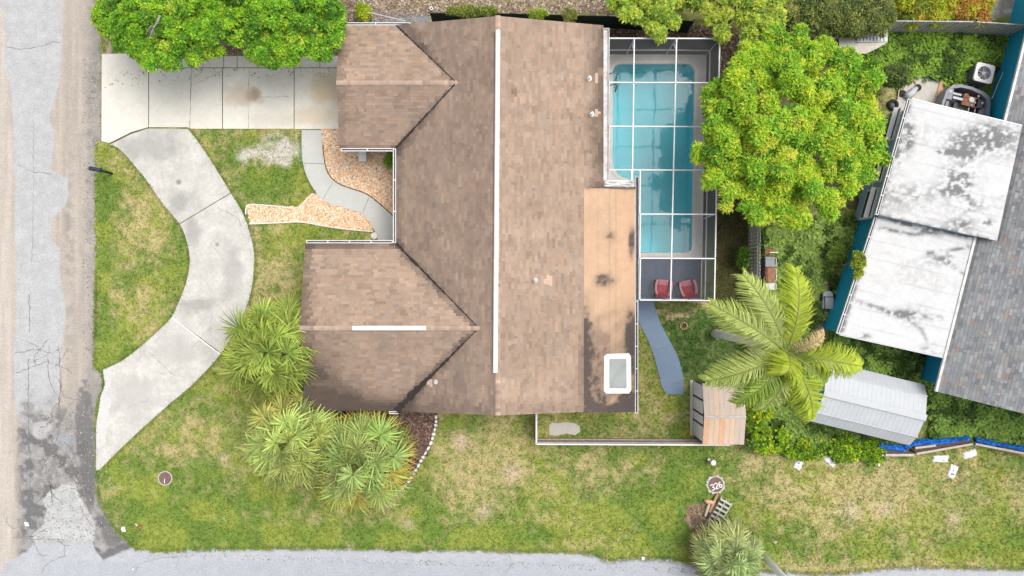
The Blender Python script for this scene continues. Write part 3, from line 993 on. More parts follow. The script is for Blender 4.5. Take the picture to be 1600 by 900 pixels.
for i in range(6):
    y0, y1 = rows[i], rows[i + 1]
    cols0 = [951.5, xl(y0), xm(y0), xr(y0)] if i < 3 else [1000, xm(y0), xr(y0)]
    cols1 = [951.5, xl(y1), xm(y1), xr(y1)] if i < 3 else [1000, xm(y1), xr(y1)]
    for k in range(len(cols0) - 1):
        roofpanel([(cols0[k], y0), (cols0[k + 1], y0), (cols1[k + 1], y1), (cols1[k], y1)])


def ground_px(p, z=ZT):     # pixel of the point straight below
    w = P(p[0], p[1], z)
    return (w.x / S + 800, 450 - w.y / S)


def wallrun(top_pts):
    for a, b in zip(top_pts[:-1], top_pts[1:]):
        A, B = P(a[0], a[1], ZT), P(b[0], b[1], ZT)
        for z0, z1 in ((0.06, 0.85), (0.85, ZT - 0.05)):
            v = np.array([(A.x, A.y, z0), (B.x, B.y, z0), (B.x, B.y, z1), (A.x, A.y, z1)])
            npmesh('screen_panel', v, [[0, 1, 2, 3]], M['screen_wall'], cage)
        for z, nm in ((0.85, 'chair_rail'), (0.09, 'base_rail')):
            MB().bar((A.x, A.y, z), (B.x, B.y, z), 0.06, 0.05).build(nm, M['white'], cage)
    for a in top_pts:
        A = P(a[0], a[1], ZT)
        MB().bar((A.x, A.y, 0.05), (A.x, A.y, ZT - 0.05), 0.055, 0.055).build('post', M['lightgrey'], cage)


wallrun([(952, 60), (xl(60), 60), (xm(60), 60), (1124.5, 61)])
wallrun([(xr(y), y) for y in rows])
wallrun([(999.5, 469), (xm(469), 469), (1116, 469)])
for y in (60, 334.5):
    for xx in ((xl(y), xm(y)) if y == 60 else (xr(y),)):
        A = P(xx, y, ZT)
        if y == 60:
            MB().bar((A.x, A.y - 0.02, 1.9), (A.x - 0.0, A.y - 0.55, ZT - 0.06), 0.04, 0.04).build('brace', M['white'], cage)
        else:
            MB().bar((A.x, A.y, 1.9), (A.x - 0.55, A.y, ZT - 0.06), 0.04, 0.04).build('brace', M['white'], cage)

# ------------------------------------------------------------------ the brown house
house = thing('brown_house', 'large single storey house with brown shingle roof beside the pool', 'house', (0, 3.2, 0))
K = 0.24
RX, RZ = -0.632, 3.773
XL, XR, YB, YT = -5.385, 4.254, -5.72, 12.21
W1Y0, W1Y1, W1X = 6.49, 12.20, -8.0
W2Y0, W2Y1, W2X = -5.70, 2.08, -9.6


def zmain(x): return RZ - K * abs(x - RX)


wing = lambda y0, y1: ((y0 + y1) / 2, zmain(XL) + K * (y1 - y0) / 2)
W1C, W1Z = wing(W1Y0, W1Y1)
W2C, W2Z = wing(W2Y0, W2Y1)
A1 = RX - (RZ - W1Z) / K
A2 = RX - (RZ - W2Z) / K
ZE = zmain(XL)

wall = MB()
wall.prism([(W1X + .5, W1Y0 + .5), (XL + .5, W1Y0 + .5), (XL + .5, W2Y1 - .5), (W2X + .5, W2Y1 - .5), (W2X + .5, W2Y0 + .5), (5.25, W2Y0 + .5), (5.25, 4.3), (XR - .5, 4.3), (XR - .5, W1Y1 - .5), (W1X + .5, W1Y1 - .5)], 0, 2.45)
wall.build('wall', M['stucco'], house)

# roof planes: (origin xy at eave, u axis, v axis upslope, z at eave, polygon in uv)
FL, YLo = None, 4.62      # the low flat roof starts at this y and below
slopes = []


def add_slope(o, u, v, z0, poly_xy, k=K):
    o = np.array(o, float); u = np.array(u, float); v = np.array(v, float)
    uv = [(float(np.dot(np.array(p) - o, u)), float(np.dot(np.array(p) - o, v))) for p in poly_xy]
    slopes.append((o, u, v, z0, uv, k))


XF = 3.37                 # shingles stop here where the flat roof begins
add_slope((XL, YB), (0, 1), (1, 0), ZE, [(RX, YB), (RX, YT), (XL, YT), (A1, W1C), (XL, W1Y0), (XL, W2Y1), (A2, W2C), (XL, YB)])
add_slope((XR, YB), (0, 1), (-1, 0), zmain(XR), [(RX, YB), (XF, YB), (XF, YLo), (XR, YLo), (XR, YT), (RX, YT)])
add_slope((W1X, W1Y1), (1, 0), (0, -1), ZE, [(W1X, W1Y1), (XL, W1Y1), (A1, W1C), (W1X, W1C)])
add_slope((W1X, W1Y0), (1, 0), (0, 1), ZE, [(W1X, W1Y0), (XL, W1Y0), (A1, W1C), (W1X, W1C)])
add_slope((W2X, W2Y1), (1, 0), (0, -1), ZE, [(W2X, W2Y1), (XL, W2Y1), (A2, W2C), (W2X, W2C)])
add_slope((W2X, W2Y0), (1, 0), (0, 1), ZE, [(W2X, W2Y0), (XL, W2Y0), (A2, W2C), (W2X, W2C)])


def deck_mesh(slist, name, mat, parent, drop=0.0, th=0.14):
    vs, fs = [], []
    for (o, u, v, z0, uv, k) in slist:
        top = [(*(o + u * a + v * b), z0 + k * b - drop) for a, b in uv]
        ar = sum(top[i][0] * top[(i + 1) % len(top)][1] - top[(i + 1) % len(top)][0] * top[i][1] for i in range(len(top)))
        if ar < 0:
            top = top[::-1]
        m = len(top); b0 = len(vs)
        vs += top + [(x, y, z - th) for x, y, z in top]
        fs += [[b0 + i for i in range(m)], [b0 + m + i for i in range(m - 1, -1, -1)]]
        fs += [[b0 + (i + 1) % m, b0 + i, b0 + m + i, b0 + m + (i + 1) % m] for i in range(m)]
    return npmesh(name, np.array(vs), fs, mat, parent)


TABS = (1, 1, 2, 2, 2, 3, 3, 4)


def shingle_rects(slope, expo, t0, t1, r):
    o, u, v, z0, uv, k = slope
    out = []
    vmin, vmax = min(p[1] for p in uv), max(p[1] for p in uv)
    row = 0
    b = vmin
    while b < vmax - 0.01:
        e = min(expo, vmax - b)
        mid = b + e * 0.5
        xs = []
        for i in range(len(uv)):
            (a0, b0), (a1, b1) = uv[i], uv[(i + 1) % len(uv)]
            if (b0 > mid) != (b1 > mid):
                xs.append(a0 + (a1 - a0) * (mid - b0) / (b1 - b0))
        xs.sort()
        for s, t in zip(xs[::2], xs[1::2]):
            a = s
            first = True
            while a < t - 0.02:
                w = t0 * r.choice(TABS) * (r.uniform(0.3, 1) if first else 1)
                first = False
                a2 = min(a + w, t)
                if t - a2 < 0.1:
                    a2 = t
                out.append((a, a2, b, b + e))
                a = a2
        b += expo
        row += 1
    return out


def shingle_geom(slope, rects, r, over=0.03):
    o, u, v, z0, uv, k = slope
    R = np.array(rects)
    N = len(R)
    th = r.uniform(0.010, 0.017, N)
    a0, a1, b0, b1 = R[:, 0] + 0.001, R[:, 1] - 0.001, R[:, 2], R[:, 3] + over
    V = np.zeros((N, 8, 3))
    for idx, (a, b, h) in enumerate(((a0, b0, th), (a1, b0, th), (a1, b1, th * 0 + 0.004), (a0, b1, th * 0 + 0.004),
                                     (a0, b0, th * 0), (a1, b0, th * 0), (a1, b1, th * 0), (a0, b1, th * 0))):
        xy = o[None] + u[None] * a[:, None] + v[None] * b[:, None]
        V[:, idx, :2] = xy
        V[:, idx, 2] = z0 + k * b + h
    cr = u[0] * v[1] - u[1] * v[0]
    F = np.array([[0, 1, 2, 3], [4, 5, 1, 0], [5, 6, 2, 1], [7, 4, 0, 3]])
    if cr < 0:
        F = F[:, ::-1]
    return V, F


def build_shingles(slist, expo, t0, t1, colorf, mat, parent, seed, keep=300):
    r = np.random.default_rng(seed)
    VV, FF, CC, AREA = [], [], [], []
    for sl in slist:
        rc = shingle_rects(sl, expo, t0, t1, random.Random(seed + len(VV)))
        V, F = shingle_geom(sl, rc, r)
        c = colorf(V[:, :4].mean(1), r)
        R = np.array(rc)
        ctr = V[:, :4].mean(1)
        px, py = ctr[:, 0] / (S * (H - ctr[:, 2]) / H) + 800, 450 - ctr[:, 1] / (S * (H - ctr[:, 2]) / H)
        inview = (px > 5) & (px < 1595) & (py > 5) & (py < 895)
        AREA.append((R[:, 1] - R[:, 0]) * (R[:, 3] - R[:, 2]) / (H - ctr[:, 2]) ** 2 * inview)
        VV.append(V); CC.append(c); FF.append(np.repeat(F[None], len(V), 0))
    V = np.concatenate(VV); C = np.concatenate(CC); Fl = np.concatenate(FF); A = np.concatenate(AREA)
    top = np.argsort(-A)[:keep]
    for i in top:
        npmesh('shingle', V[i], Fl[i], mat, parent, fcol=np.repeat(C[i][None], 4, 0))
    rest = np.ones(len(V), bool); rest[top] = False
    V2, F2, C2 = V[rest], Fl[rest], C[rest]
    idx = (F2 + (np.arange(len(V2)) * 8)[:, None, None]).reshape(-1, 4)
    o = npmesh('shingle_courses', V2.reshape(-1, 3), idx, mat, parent, fcol=np.repeat(C2, 4, 0))
    o['kind'] = 'stuff'
    return o


def topx(c):
    f = S * (H - c[:, 2]) / H
    return c[:, 0] / f + 800, 450 - c[:, 1] / f


def roof_color(c, r):
    px, py = topx(c)
    N = len(c)
    base = np.array([0.288, 0.209, 0.157])
    t = r.choice(4, N, p=[.58, .2, .16, .06])
    f = np.array([1.0, .89, 1.085, .81])[t] * (1 + .035 * r.normal(size=N))
    col = base[None] * f[:, None]
    warm = np.clip(r.normal(0, 1, N), -2, 2)
    col *= (1 + warm[:, None] * np.array([0.03, 0.0, -0.03]))
    n = fbm(px, py, 70, 101, 3)
    col *= (0.88 + 0.26 * n)[:, None]
    # right of the ridge a little paler: bleaching and slope light painted together
    br = smoothstep(775, 790, px) * 0.08
    col = mix(col, np.array([0.37, 0.285, 0.22]), br)
    # algae and dirt; slope shade on left and lower slopes painted as patchy algae
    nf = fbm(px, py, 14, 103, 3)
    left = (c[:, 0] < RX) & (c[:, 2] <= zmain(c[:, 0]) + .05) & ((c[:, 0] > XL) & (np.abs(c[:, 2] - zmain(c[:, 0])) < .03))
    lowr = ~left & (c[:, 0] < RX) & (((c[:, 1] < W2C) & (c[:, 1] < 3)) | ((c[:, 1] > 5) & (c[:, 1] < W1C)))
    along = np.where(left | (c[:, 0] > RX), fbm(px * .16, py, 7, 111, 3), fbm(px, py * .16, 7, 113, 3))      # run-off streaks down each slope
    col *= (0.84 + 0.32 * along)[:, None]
    algae_shade = left * 0.55 + lowr * 0.3
    algae_shade = algae_shade * (0.45 + 1.1 * fbm(px, py, 30, 107, 4)) * (0.7 + .6 * r.random(N))
    col = mix(col, np.array([0.145, 0.11, 0.09]), np.clip(algae_shade, 0, .8))
    d = 0.75 * smoothstep(905, 945, px) * (py < 296) * (0.35 + 1.1 * nf)
    d = d + 0.95 * blob(px, py, 520, 655, 60, 55, 3) * (0.35 + nf) + 0.8 * blob(px, py, 600, 640, 80, 20) + 0.7 * blob(px, py, 500, 600, 35, 60) * (0.4 + nf)
    d = d + 0.6 * smoothstep(24, 2, px - 475) * (py > 380) * (.4 + nf) + 0.45 * smoothstep(20, 2, px - 529) * (py < 240) * (.3 + nf) + 0.4 * blob(px, py, 520, 380, 70, 12)
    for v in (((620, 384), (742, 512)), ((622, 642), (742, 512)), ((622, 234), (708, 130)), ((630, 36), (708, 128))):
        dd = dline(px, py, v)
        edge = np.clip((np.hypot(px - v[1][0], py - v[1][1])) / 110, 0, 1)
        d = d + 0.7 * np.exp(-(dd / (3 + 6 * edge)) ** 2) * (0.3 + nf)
    d = d + 0.5 * blob(px, py, 802, 145, 6, 9) + 0.5 * blob(px, py, 908, 575, 6, 60) + 0.25 * blob(px, py, 810, 640, 180, 10)
    d = d + 0.35 * smoothstep(635, 622, px) * (py > 225) * (py < 390)
    col = mix(col, np.array([0.05, 0.038, 0.033]), np.clip(d, 0, 0.85))
    # clean streaks running down the slope below metal vents
    for (x0, y0, x1, w) in ((924, 121, 940, 2.4), (926, 177, 942, 2.4), (838, 438, 862, 2.0), (678, 597, 664, 1.8)):
        s = (np.abs(py - y0) < w) * ((px - x0) * np.sign(x1 - x0) > 0) * ((px - x1) * np.sign(x1 - x0) < 0)
        col = mix(col, np.array([0.48, 0.34, 0.26]), s * 0.8)
    return col


roof = deck_mesh(slopes, 'roof', M['roofdeck'], house, drop=0.006)
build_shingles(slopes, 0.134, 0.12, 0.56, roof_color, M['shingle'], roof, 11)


def cap_run(p, q, w, k, step, colorf, parent, drop_dir, name='ridge_cap', seed=1):
    """overlapping cap shingles folded over a ridge from p to q"""
    r = np.random.default_rng(seed)
    p, q = Vector(p), Vector(q)
    d = (q - p); Ln = d.length; d.normalize()
    s = Vector((-d.y, d.x, 0))
    vs, fs, cs = [], [], []
    nn = int(Ln / step)
    for i in range(nn):
        a, b = p + d * (i * Ln / nn), p + d * ((i + 1) * Ln / nn + 0.03)
        for t, z in ((a, 0.035), (b, 0.022)):
            for sg in (-1, 0, 1):
                pt = t + s * (sg * w / 2)
                vs.append((pt.x, pt.y, pt.z + z - abs(sg) * k * w / 2))
        b0 = i * 6
        fs += [(b0, b0 + 3, b0 + 4, b0 + 1), (b0 + 1, b0 + 4, b0 + 5, b0 + 2)]
        c = np.array(colorf) * (1 + r.normal() * 0.1)
        cs += [c, c]
    o = npmesh(name, np.array(vs), fs, M['shingle'], parent, fcol=np.array(cs))
    return o


CAPC = (0.33, 0.246, 0.19)
cap_run((W1X, W1C, W1Z), (A1 + 0.1, W1C, W1Z), 0.2, K, 0.16, CAPC, roof, None)
cap_run((W2X, W2C, W2Z), (A2 + 0.1, W2C, W2Z), 0.2, K, 0.16, CAPC, roof, None, seed=2)
cap_run((RX, YB, RZ), (RX, YT, RZ), 0.22, K, 0.16, (0.32, 0.235, 0.18), roof, None, seed=3)


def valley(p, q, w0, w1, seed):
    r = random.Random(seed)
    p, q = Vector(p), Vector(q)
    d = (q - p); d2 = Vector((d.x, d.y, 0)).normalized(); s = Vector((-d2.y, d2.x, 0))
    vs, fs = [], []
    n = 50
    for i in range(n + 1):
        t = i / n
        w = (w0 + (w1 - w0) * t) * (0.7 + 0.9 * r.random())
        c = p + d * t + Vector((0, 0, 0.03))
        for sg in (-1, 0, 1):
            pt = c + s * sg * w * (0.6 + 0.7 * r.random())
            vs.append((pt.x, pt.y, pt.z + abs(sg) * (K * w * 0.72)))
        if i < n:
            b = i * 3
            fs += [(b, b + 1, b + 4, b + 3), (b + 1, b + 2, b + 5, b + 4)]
    return npmesh('valley_shade_grime', np.array(vs), fs, M['valley'], roof)  # dark strip: shade of the valley crease painted in with the grime


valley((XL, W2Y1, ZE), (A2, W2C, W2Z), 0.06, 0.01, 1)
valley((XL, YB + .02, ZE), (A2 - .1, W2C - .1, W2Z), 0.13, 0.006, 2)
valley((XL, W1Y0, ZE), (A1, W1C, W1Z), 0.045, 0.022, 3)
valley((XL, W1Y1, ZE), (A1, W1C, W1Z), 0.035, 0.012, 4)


def ridge_vent(p, q, w):
    p, q = Vector(p), Vector(q)
    d = (q - p).normalized(); s = Vector((-d.y, d.x, 0))
    prof = [(-w / 2, -0.02), (-w / 2, 0.045), (-w * .3, 0.085), (0, 0.1), (w * .3, 0.085), (w / 2, 0.045), (w / 2, -0.02)]
    vs = []
    for e in (p, q):
        for a, h in prof:
            t = e + s * a
            vs.append((t.x, t.y, t.z + h))
    m = len(prof)
    fs = [(i, i + 1, m + i + 1, m + i) for i in range(m - 1)] + [list(range(m)), list(range(2 * m - 1, m - 1, -1))]
    return npmesh('ridge_vent', np.array(vs), fs, M['white'], roof)


ridge_vent((RX, 11.55, RZ + .04), (RX - 0.12, -3.80, RZ + .04), 0.21)
ridge_vent((P(551, 513, W2Z).x, W2C, W2Z + .04), (P(666, 513, W2Z).x, W2C, W2Z + .04), 0.21)


def plane_z(x, y):
    return zmain(x)


for px, py, nm in ((922, 120, 'vent_pipe'), (926, 176, 'vent_pipe'), (836, 438, 'vent_pipe'), (681, 597, 'vent_pipe')):
    c = P(px, py, 3.1)
    z = zmain(c.x)
    mb = MB()
    mb.lathe((c.x, c.y, z), [(0.12, 0.0), (0.11, 0.02), (0.05, 0.06), (0.045, 0.25), (0.07, 0.26), (0.07, 0.31), (0.03, 0.33)], 14)
    mb.build(nm, M['white_dirty'] if px < 900 else M['white'], roof, smooth=False)

# low flat roof over the addition
XQ = P(992, 450, 2.5).x


def grid_patch(name, corners, nu, nv, colorf, mat, parent, th=0.12, seed=0, bumpf=None):
    """corners: 4 world points (00,10,11,01)"""
    c = [np.array(p) for p in corners]
    uu, vv2 = np.meshgrid(np.linspace(0, 1, nu + 1), np.linspace(0, 1, nv + 1))
    u, v = uu.ravel()[:, None], vv2.ravel()[:, None]
    V = c[0] * (1 - u) * (1 - v) + c[1] * u * (1 - v) + c[2] * u * v + c[3] * (1 - u) * v
    px, py = topx(V)
    col = colorf(px, py)
    if bumpf is not None:
        V[:, 2] += bumpf(px, py)
    i, j = np.meshgrid(np.arange(nu), np.arange(nv))
    a = (j * (nu + 1) + i).ravel()
    F = np.stack([a, a + 1, a + nu + 2, a + nu + 1], 1)
    n0 = len(V)
    ring = [k for k in range(nu + 1)] + [(k + 1) * (nu + 1) - 1 for k in range(1, nv + 1)] + [nv * (nu + 1) + k for k in range(nu - 1, -1, -1)] + [k * (nu + 1) for k in range(nv - 1, 0, -1)]
    Vb = V[ring].copy(); Vb[:, 2] -= th
    V = np.concatenate([V, Vb]); col = np.concatenate([col, col[ring]])
    m = len(ring)
    S4 = np.array([[ring[k], n0 + k, n0 + (k + 1) % m, ring[(k + 1) % m]] for k in range(m)])
    F = np.concatenate([F, S4])
    n = np.cross(V[F[0, 1]] - V[F[0, 0]], V[F[0, 2]] - V[F[0, 0]])
    if n[2] < 0:
        F = F[:, ::-1]
    return npmesh(name, V, F, mat, parent, vcol=col)


def flat_color(px, py):
    nf = fbm(px, py, 10, 121, 4)
    n = fbm(px, py, 34, 123, 3)
    c = np.broadcast_to(np.array((0.455, 0.305, 0.20)), px.shape + (3,)) * (0.92 + 0.16 * n)[..., None]
    c = mix(c, (0.455, 0.295, 0.185), smoothstep(958, 962, px) * 0.6)
    nb = fbm(px, py, 22, 129, 4)
    low = smoothstep(470, 540, py + (nb - .5) * 60)
    c = mix(c, (0.20, 0.145, 0.11), low * (0.3 + 0.7 * smoothstep(.35, .6, nb)) * 0.85)
    d = 0.3 * np.exp(-(dline(px, py, [(940, 300), (953, 330), (953, 370), (951, 425)]) / 4) ** 2) * nf
    d = d + 0.9 * blob(px, py, 953, 369, 9, 8) * (.4 + nf) + .35 * blob(px, py, 940, 335, 22, 20) * nf
    d = d + 1.3 * blob(px, py, 944, 438, 17, 12, 3) * (0.4 + nf) + .5 * blob(px, py, 930, 456, 13, 10) * nf
    d = d + 1.3 * np.exp(-(dline(px, py, [(916, 505), (914, 560), (914, 600), (918, 622), (930, 636), (950, 641), (970, 644)]) / 6) ** 2) * (0.5 + 0.8 * nf)
    d = d + 0.6 * np.exp(-(dline(px, py, [(958, 488), (938, 498), (928, 520), (923, 560), (926, 600), (942, 628)]) / 8) ** 2) * (0.25 + nf)
    d = d + 1.0 * blob(px, py, 987, 378, 6, 28, 4) * (0.6 + nf) + 1.1 * blob(px, py, 985, 530, 11, 44, 4) * (0.5 + nf) + 1.3 * blob(px, py, 981, 630, 19, 20, 4) * (0.5 + nf)
    d = d + 0.8 * blob(px, py, 941, 575, 14, 42, 3) * (0.4 + nf) + 0.7 * smoothstep(305, 295, py + nf * 10) + .6 * blob(px, py, 985, 480, 8, 14) * nf
    d = d + 0.45 * blob(px, py, 960, 545, 22, 12) * (.4 + nf)
    d = d + 1.1 * smoothstep(934, 912, px + (nb - .5) * 26) * smoothstep(430, 500, py) * (.3 + .9 * nf)
    d = d + 1.2 * smoothstep(612, 644, py + (nb - .5) * 30) * (.35 + .9 * nf)
    d = d + 1.0 * smoothstep(974, 992, px + (nb - .5) * 18) * smoothstep(470, 520, py) * (.35 + .9 * nf)
    mould = fbm(px, py, 4.5, 127, 3)
    c = mix(c, (0.25, 0.175, 0.125), np.clip(d * .9, 0, .7))
    c = mix(c, (0.05, 0.043, 0.042), smoothstep(.38, 1.15, d * (0.35 + 1.15 * mould)) * .86)
    c = c * (1 - 0.14 * np.exp(-((px - 952.5) / 0.8) ** 2) - 0.14 * np.exp(-((px - 962) / 0.8) ** 2) - 0.1 * np.exp(-((px - 934) / 0.8) ** 2))[..., None]
    return c


zf0 = zmain(XF) + 0.02
flat = grid_patch('flat_roof', [(XF - 0.05, YB - 0.06, zf0 + .012), (XQ, YB - 0.06, 2.5), (XQ, YLo, 2.5), (XF - 0.05, YLo, zf0 + .012)], 40, 170, flat_color, M['membrane'], house)
# skylight
sk = [P(x, y, 2.75) for x, y in ((945, 554), (985, 554), (985, 614), (945, 614))]
mb = MB()
mb.prism([tuple(P(x, y, 2.75).xy) for x, y in ((948, 553), (983, 552), (986, 557), (986.5, 610), (983, 615), (947, 615), (943.5, 611), (944, 557))], 2.5, 2.74)
skl = mb.build('skylight', M['white'], house)
mb = MB(); mb.prism([tuple(P(x, y, 2.76).xy) for x, y in ((952.5, 561), (978.5, 561), (979, 606.5), (952.5, 606.5))], 2.72, 2.765)
mb.build('pane', M['skylight'], skl, bevel=0.02)


def gutter(p, q, w, outward, strap=0.95, mat='white', depth=0.11, inner_mat='gutter_dirt_shade', straps=True, parent=None):
    p, q = Vector(p), Vector(q)
    o = Vector(outward).normalized()
    d = (q - p).normalized()
    t = 0.03
    mb = MB()
    up = Vector((0, 0, 1))
    mb.bar(p + o * (t / 2) - up * depth / 2, q + o * (t / 2) - up * depth / 2, t, depth)
    mb.bar(p + o * (w - t / 2) - up * depth / 2, q + o * (w - t / 2) - up * depth / 2, t, depth)
    for e, sg in ((p, 1), (q, -1)):
        mb.bar(e + d * sg * t / 2 + o * (t + .001) - up * depth / 2, e + d * sg * t / 2 + o * (w - t - .001) - up * depth / 2, t, depth - .002)
    g = mb.build('gutter', M[mat], parent or house)
    mb = MB()
    mb.bar(p + o * (w / 2) - up * (depth - 0.01), q + o * (w / 2) - up * (depth - 0.01), w - 2 * t - .004, 0.02)
    mb.build('gutter_floor', M[inner_mat], g)  # dark plate paints the channel's inner shade along with its dirt
    if straps:
        L = (q - p).length
        k = max(2, int(L / strap))
        for i in range(1, k):
            c = p + d * (L * i / k)
            mb = MB(); mb.bar(c + o * (t + .002), c + o * (w - t - .002), 0.045, 0.02); mb.build('strap', M[mat], g)
    return g


gutter((W1X + .08, W1Y1, ZE + .02), (P(641, 0, 2.6).x, W1Y1, ZE + .02), 0.13, (0, 1, 0), 1.1)
gutter((W1X + .05, W1Y0, ZE + .02), (XL - .1, W1Y0, ZE + .02), 0.14, (0, -1, 0))
gutter((XL, W1Y0 - .02, ZE + .02), (XL, W2Y1 + .02, ZE + .02), 0.14, (-1, 0, 0), 1.2)
gutter((W2X + .05, W2Y1, ZE + .02), (XL - .16, W2Y1, ZE + .02), 0.14, (0, 1, 0))
gutter((P(608, 0, 2.6).x, W2Y0 - .03, ZE), (P(625, 0, 2.6).x, W2Y0 - .03, ZE), 0.12, (0, -1, 0), straps=False)
gutter((XQ + .003, P(0, 471, 2.5).y, 2.52), (XQ + .003, YB - .12, 2.52), 0.15, (1, 0, 0), 0.95)
gutter((XQ + .003, P(0, 276, 2.5).y, 2.5), (XQ + .003, P(0, 470, 2.5).y, 2.5), 0.20, (1, 0, 0), straps=False, mat='white_dirty', depth=0.13)
gutter((XR + .003, YT - .12, zmain(XR) + .0), (XR + .003, 4.9, zmain(XR) + .0), 0.27, (1, 0, 0), straps=False, mat='white_dirty', depth=0.13, inner_mat='white_dirty')
# crumpled flashing where cage, eave and flat roof meet
mb = MB()
fa, fb = P(944, 286, 2.62), P(991, 287, 2.62)
for k in range(3):
    a = fa + Vector((0, -0.09 * k + 0.07, 0.02 * k)); b = fb + Vector((0, -0.09 * k + 0.07, 0.02 * k))
    pts = [a + (b - a) * t + Vector((0, 0.025 * math.sin(9 * t + k * 2), 0.02 * math.sin(14 * t + k))) for t in np.linspace(0, 1, 14)]
    mb.tube(pts, [0.055 + 0.015 * math.sin(3.1 * i + k) for i in range(14)], 8)
mb.build('flashing', M['white_dirty'], house, smooth=True)
mb = MB(); mb.bar((XF - .1, YLo + .03, 2.74), (XQ + .05, YLo + .03, 2.62), 0.06, 0.05); mb.build('flashing', M['darkwood'], house)
# small white meter cabinet below the gutter in the front garden
ub = P(566.5, 244, .5)
ubt = thing('meter_cabinet', 'small white cabinet under the gutter in the orange chip bed', 'cabinet', (ub.x, ub.y, 0))
MB().box((ub.x, ub.y, .26), (.34, .46, .5)).build('case', M['white'], ubt, bevel=.015)
MB().box((ub.x, ub.y, .53), (.38, .5, .04)).build('lid', M['white'], ubt, bevel=.01)

# ------------------------------------------------------------------ neighbour's house (teal walls, white flat roofs, grey shingles)
neigh = thing('teal_house', 'teal walled neighbouring house with white flat roofs and grey shingles', 'house', P(1450, 400, 0))
ANG = math.atan2(-33, 135)
UX = Vector((math.cos(ANG), math.sin(ANG), 0))     # along the lower eave, to the right
UY = Vector((-UX.y, UX.x, 0))                      # up the picture


def white_color(seed, marks):
    def f(px, py):
        ru, rv = px * .97 + py * .237, -px * .237 + py * .97          # along and across the fall of the roof
        nf = fbm(ru * .55, rv, 11, seed, 4)
        n = fbm(ru * .6, rv, 36, seed + 3, 4)
        fine = fbm(ru * .8, rv, 4.5, seed + 5, 4)
        c = np.broadcast_to(np.array((0.50, 0.50, 0.50)), px.shape + (3,)) * (0.93 + 0.12 * nf)[..., None]
        c = mix(c, (0.29, 0.285, 0.28), 0.42 * smoothstep(0.45, 0.68, n) * smoothstep(.25, .75, fine))
        d = 0.22 * np.exp(-((rv % 27.0 - 13.5) / .9) ** 2) * (0.3 + nf)
        for (kind, a, w, st) in marks:
            if kind == 'l':
                d = d + 1.2 * st * np.exp(-(dline(px, py, a) / (w * 1.15)) ** 2) * smoothstep(0.34, 0.6, nf * 0.4 + fine * 0.6)
            else:
                d = d + 1.2 * st * blob(px, py, a[0], a[1], w[0] * 1.15, w[1] * 1.15) * smoothstep(0.4, 0.58, nf * 0.4 + fine * 0.6)
        c = mix(c, (0.10, 0.099, 0.103), np.clip(d, 0, 0.85))
        return c
    return f


zu = [2.8, 3.08, 3.08, 2.8]
up_c = [P(a, b, z) for (a, b), z in zip(WHITE_UP, zu)]
zl = [2.4, 2.62, 2.62, 2.4]
lo_c = [P(a, b, z) for (a, b), z in zip(WHITE_LO, zl)]
up_marks = [('b', (1550, 215), (36, 20), 1.0), ('b', (1510, 225), (26, 16), 0.8), ('l', [(1465, 235), (1490, 240), (1520, 243)], 4, 1.1), ('b', (1500, 280), (22, 22), 0.9),
            ('b', (1490, 298), (16, 7), 1.0), ('b', (1440, 300), (40, 12), 0.4), ('b', (1520, 320), (24, 10), 0.5), ('b', (1500, 350), (20, 9), 0.8), ('b', (1544, 347), (8, 4), 1.0),
            ('b', (1420, 212), (7, 22), 1.2), ('b', (1405, 240), (6, 18), 0.6), ('b', (1512, 300), (4, 30), 0.4), ('b', (1400, 310), (20, 22), 0.35), ('l', [(1424, 155), (1373, 336)], 3, 0.5), ('l', [(1373, 336), (1558, 376)], 2.5, 0.6)]
lo_marks = [('l', [(1395, 343), (1420, 352), (1450, 362), (1470, 368)], 3, 1.1), ('l', [(1370, 355), (1400, 361), (1425, 366), (1450, 364)], 3, 0.8), ('b', (1472, 405), (22, 8), 0.7), ('l', [(1450, 395), (1480, 393), (1515, 385)], 3, 0.7),
            ('l', [(1340, 472), (1370, 480), (1400, 490), (1420, 493), (1470, 497)], 3.5, 0.7), ('b', (1410, 490), (18, 5), 1.0), ('l', [(1420, 500), (1440, 515), (1450, 540)], 3, 0.5), ('b', (1452, 548), (14, 7), 0.7),
            ('l', [(1315, 515), (1334, 450), (1345, 425)], 4, 1.0), ('b', (1352, 525), (9, 4), 0.7), ('l', [(1373, 337), (1527, 373)], 3, 0.9), ('l', [(1480, 410), (1510, 430)], 3, 0.5), ('l', [(1527, 373), (1475, 558)], 2.5, 0.5)]
roof_up = grid_patch('flat_roof', up_c, 84, 80, white_color(201, up_marks), M['membrane'], neigh, 0.16)
roof_lo = grid_patch('flat_roof', lo_c, 76, 84, white_color(221, lo_marks), M['membrane'], neigh, 0.16)

# walls below the two flat roofs and the shingled part
def wall_poly(corner_pts, inset_l, inset_b, inset_t):
    A, B, C, D = corner_pts
    ex = UX; ey = UY
    A2 = A + ex * inset_l + ey * inset_b
    D2 = D + ex * inset_l - ey * inset_t
    B2 = B + ey * inset_b
    C2 = C - ey * inset_t
    return [(p.x, p.y) for p in (A2, B2, C2, D2)]


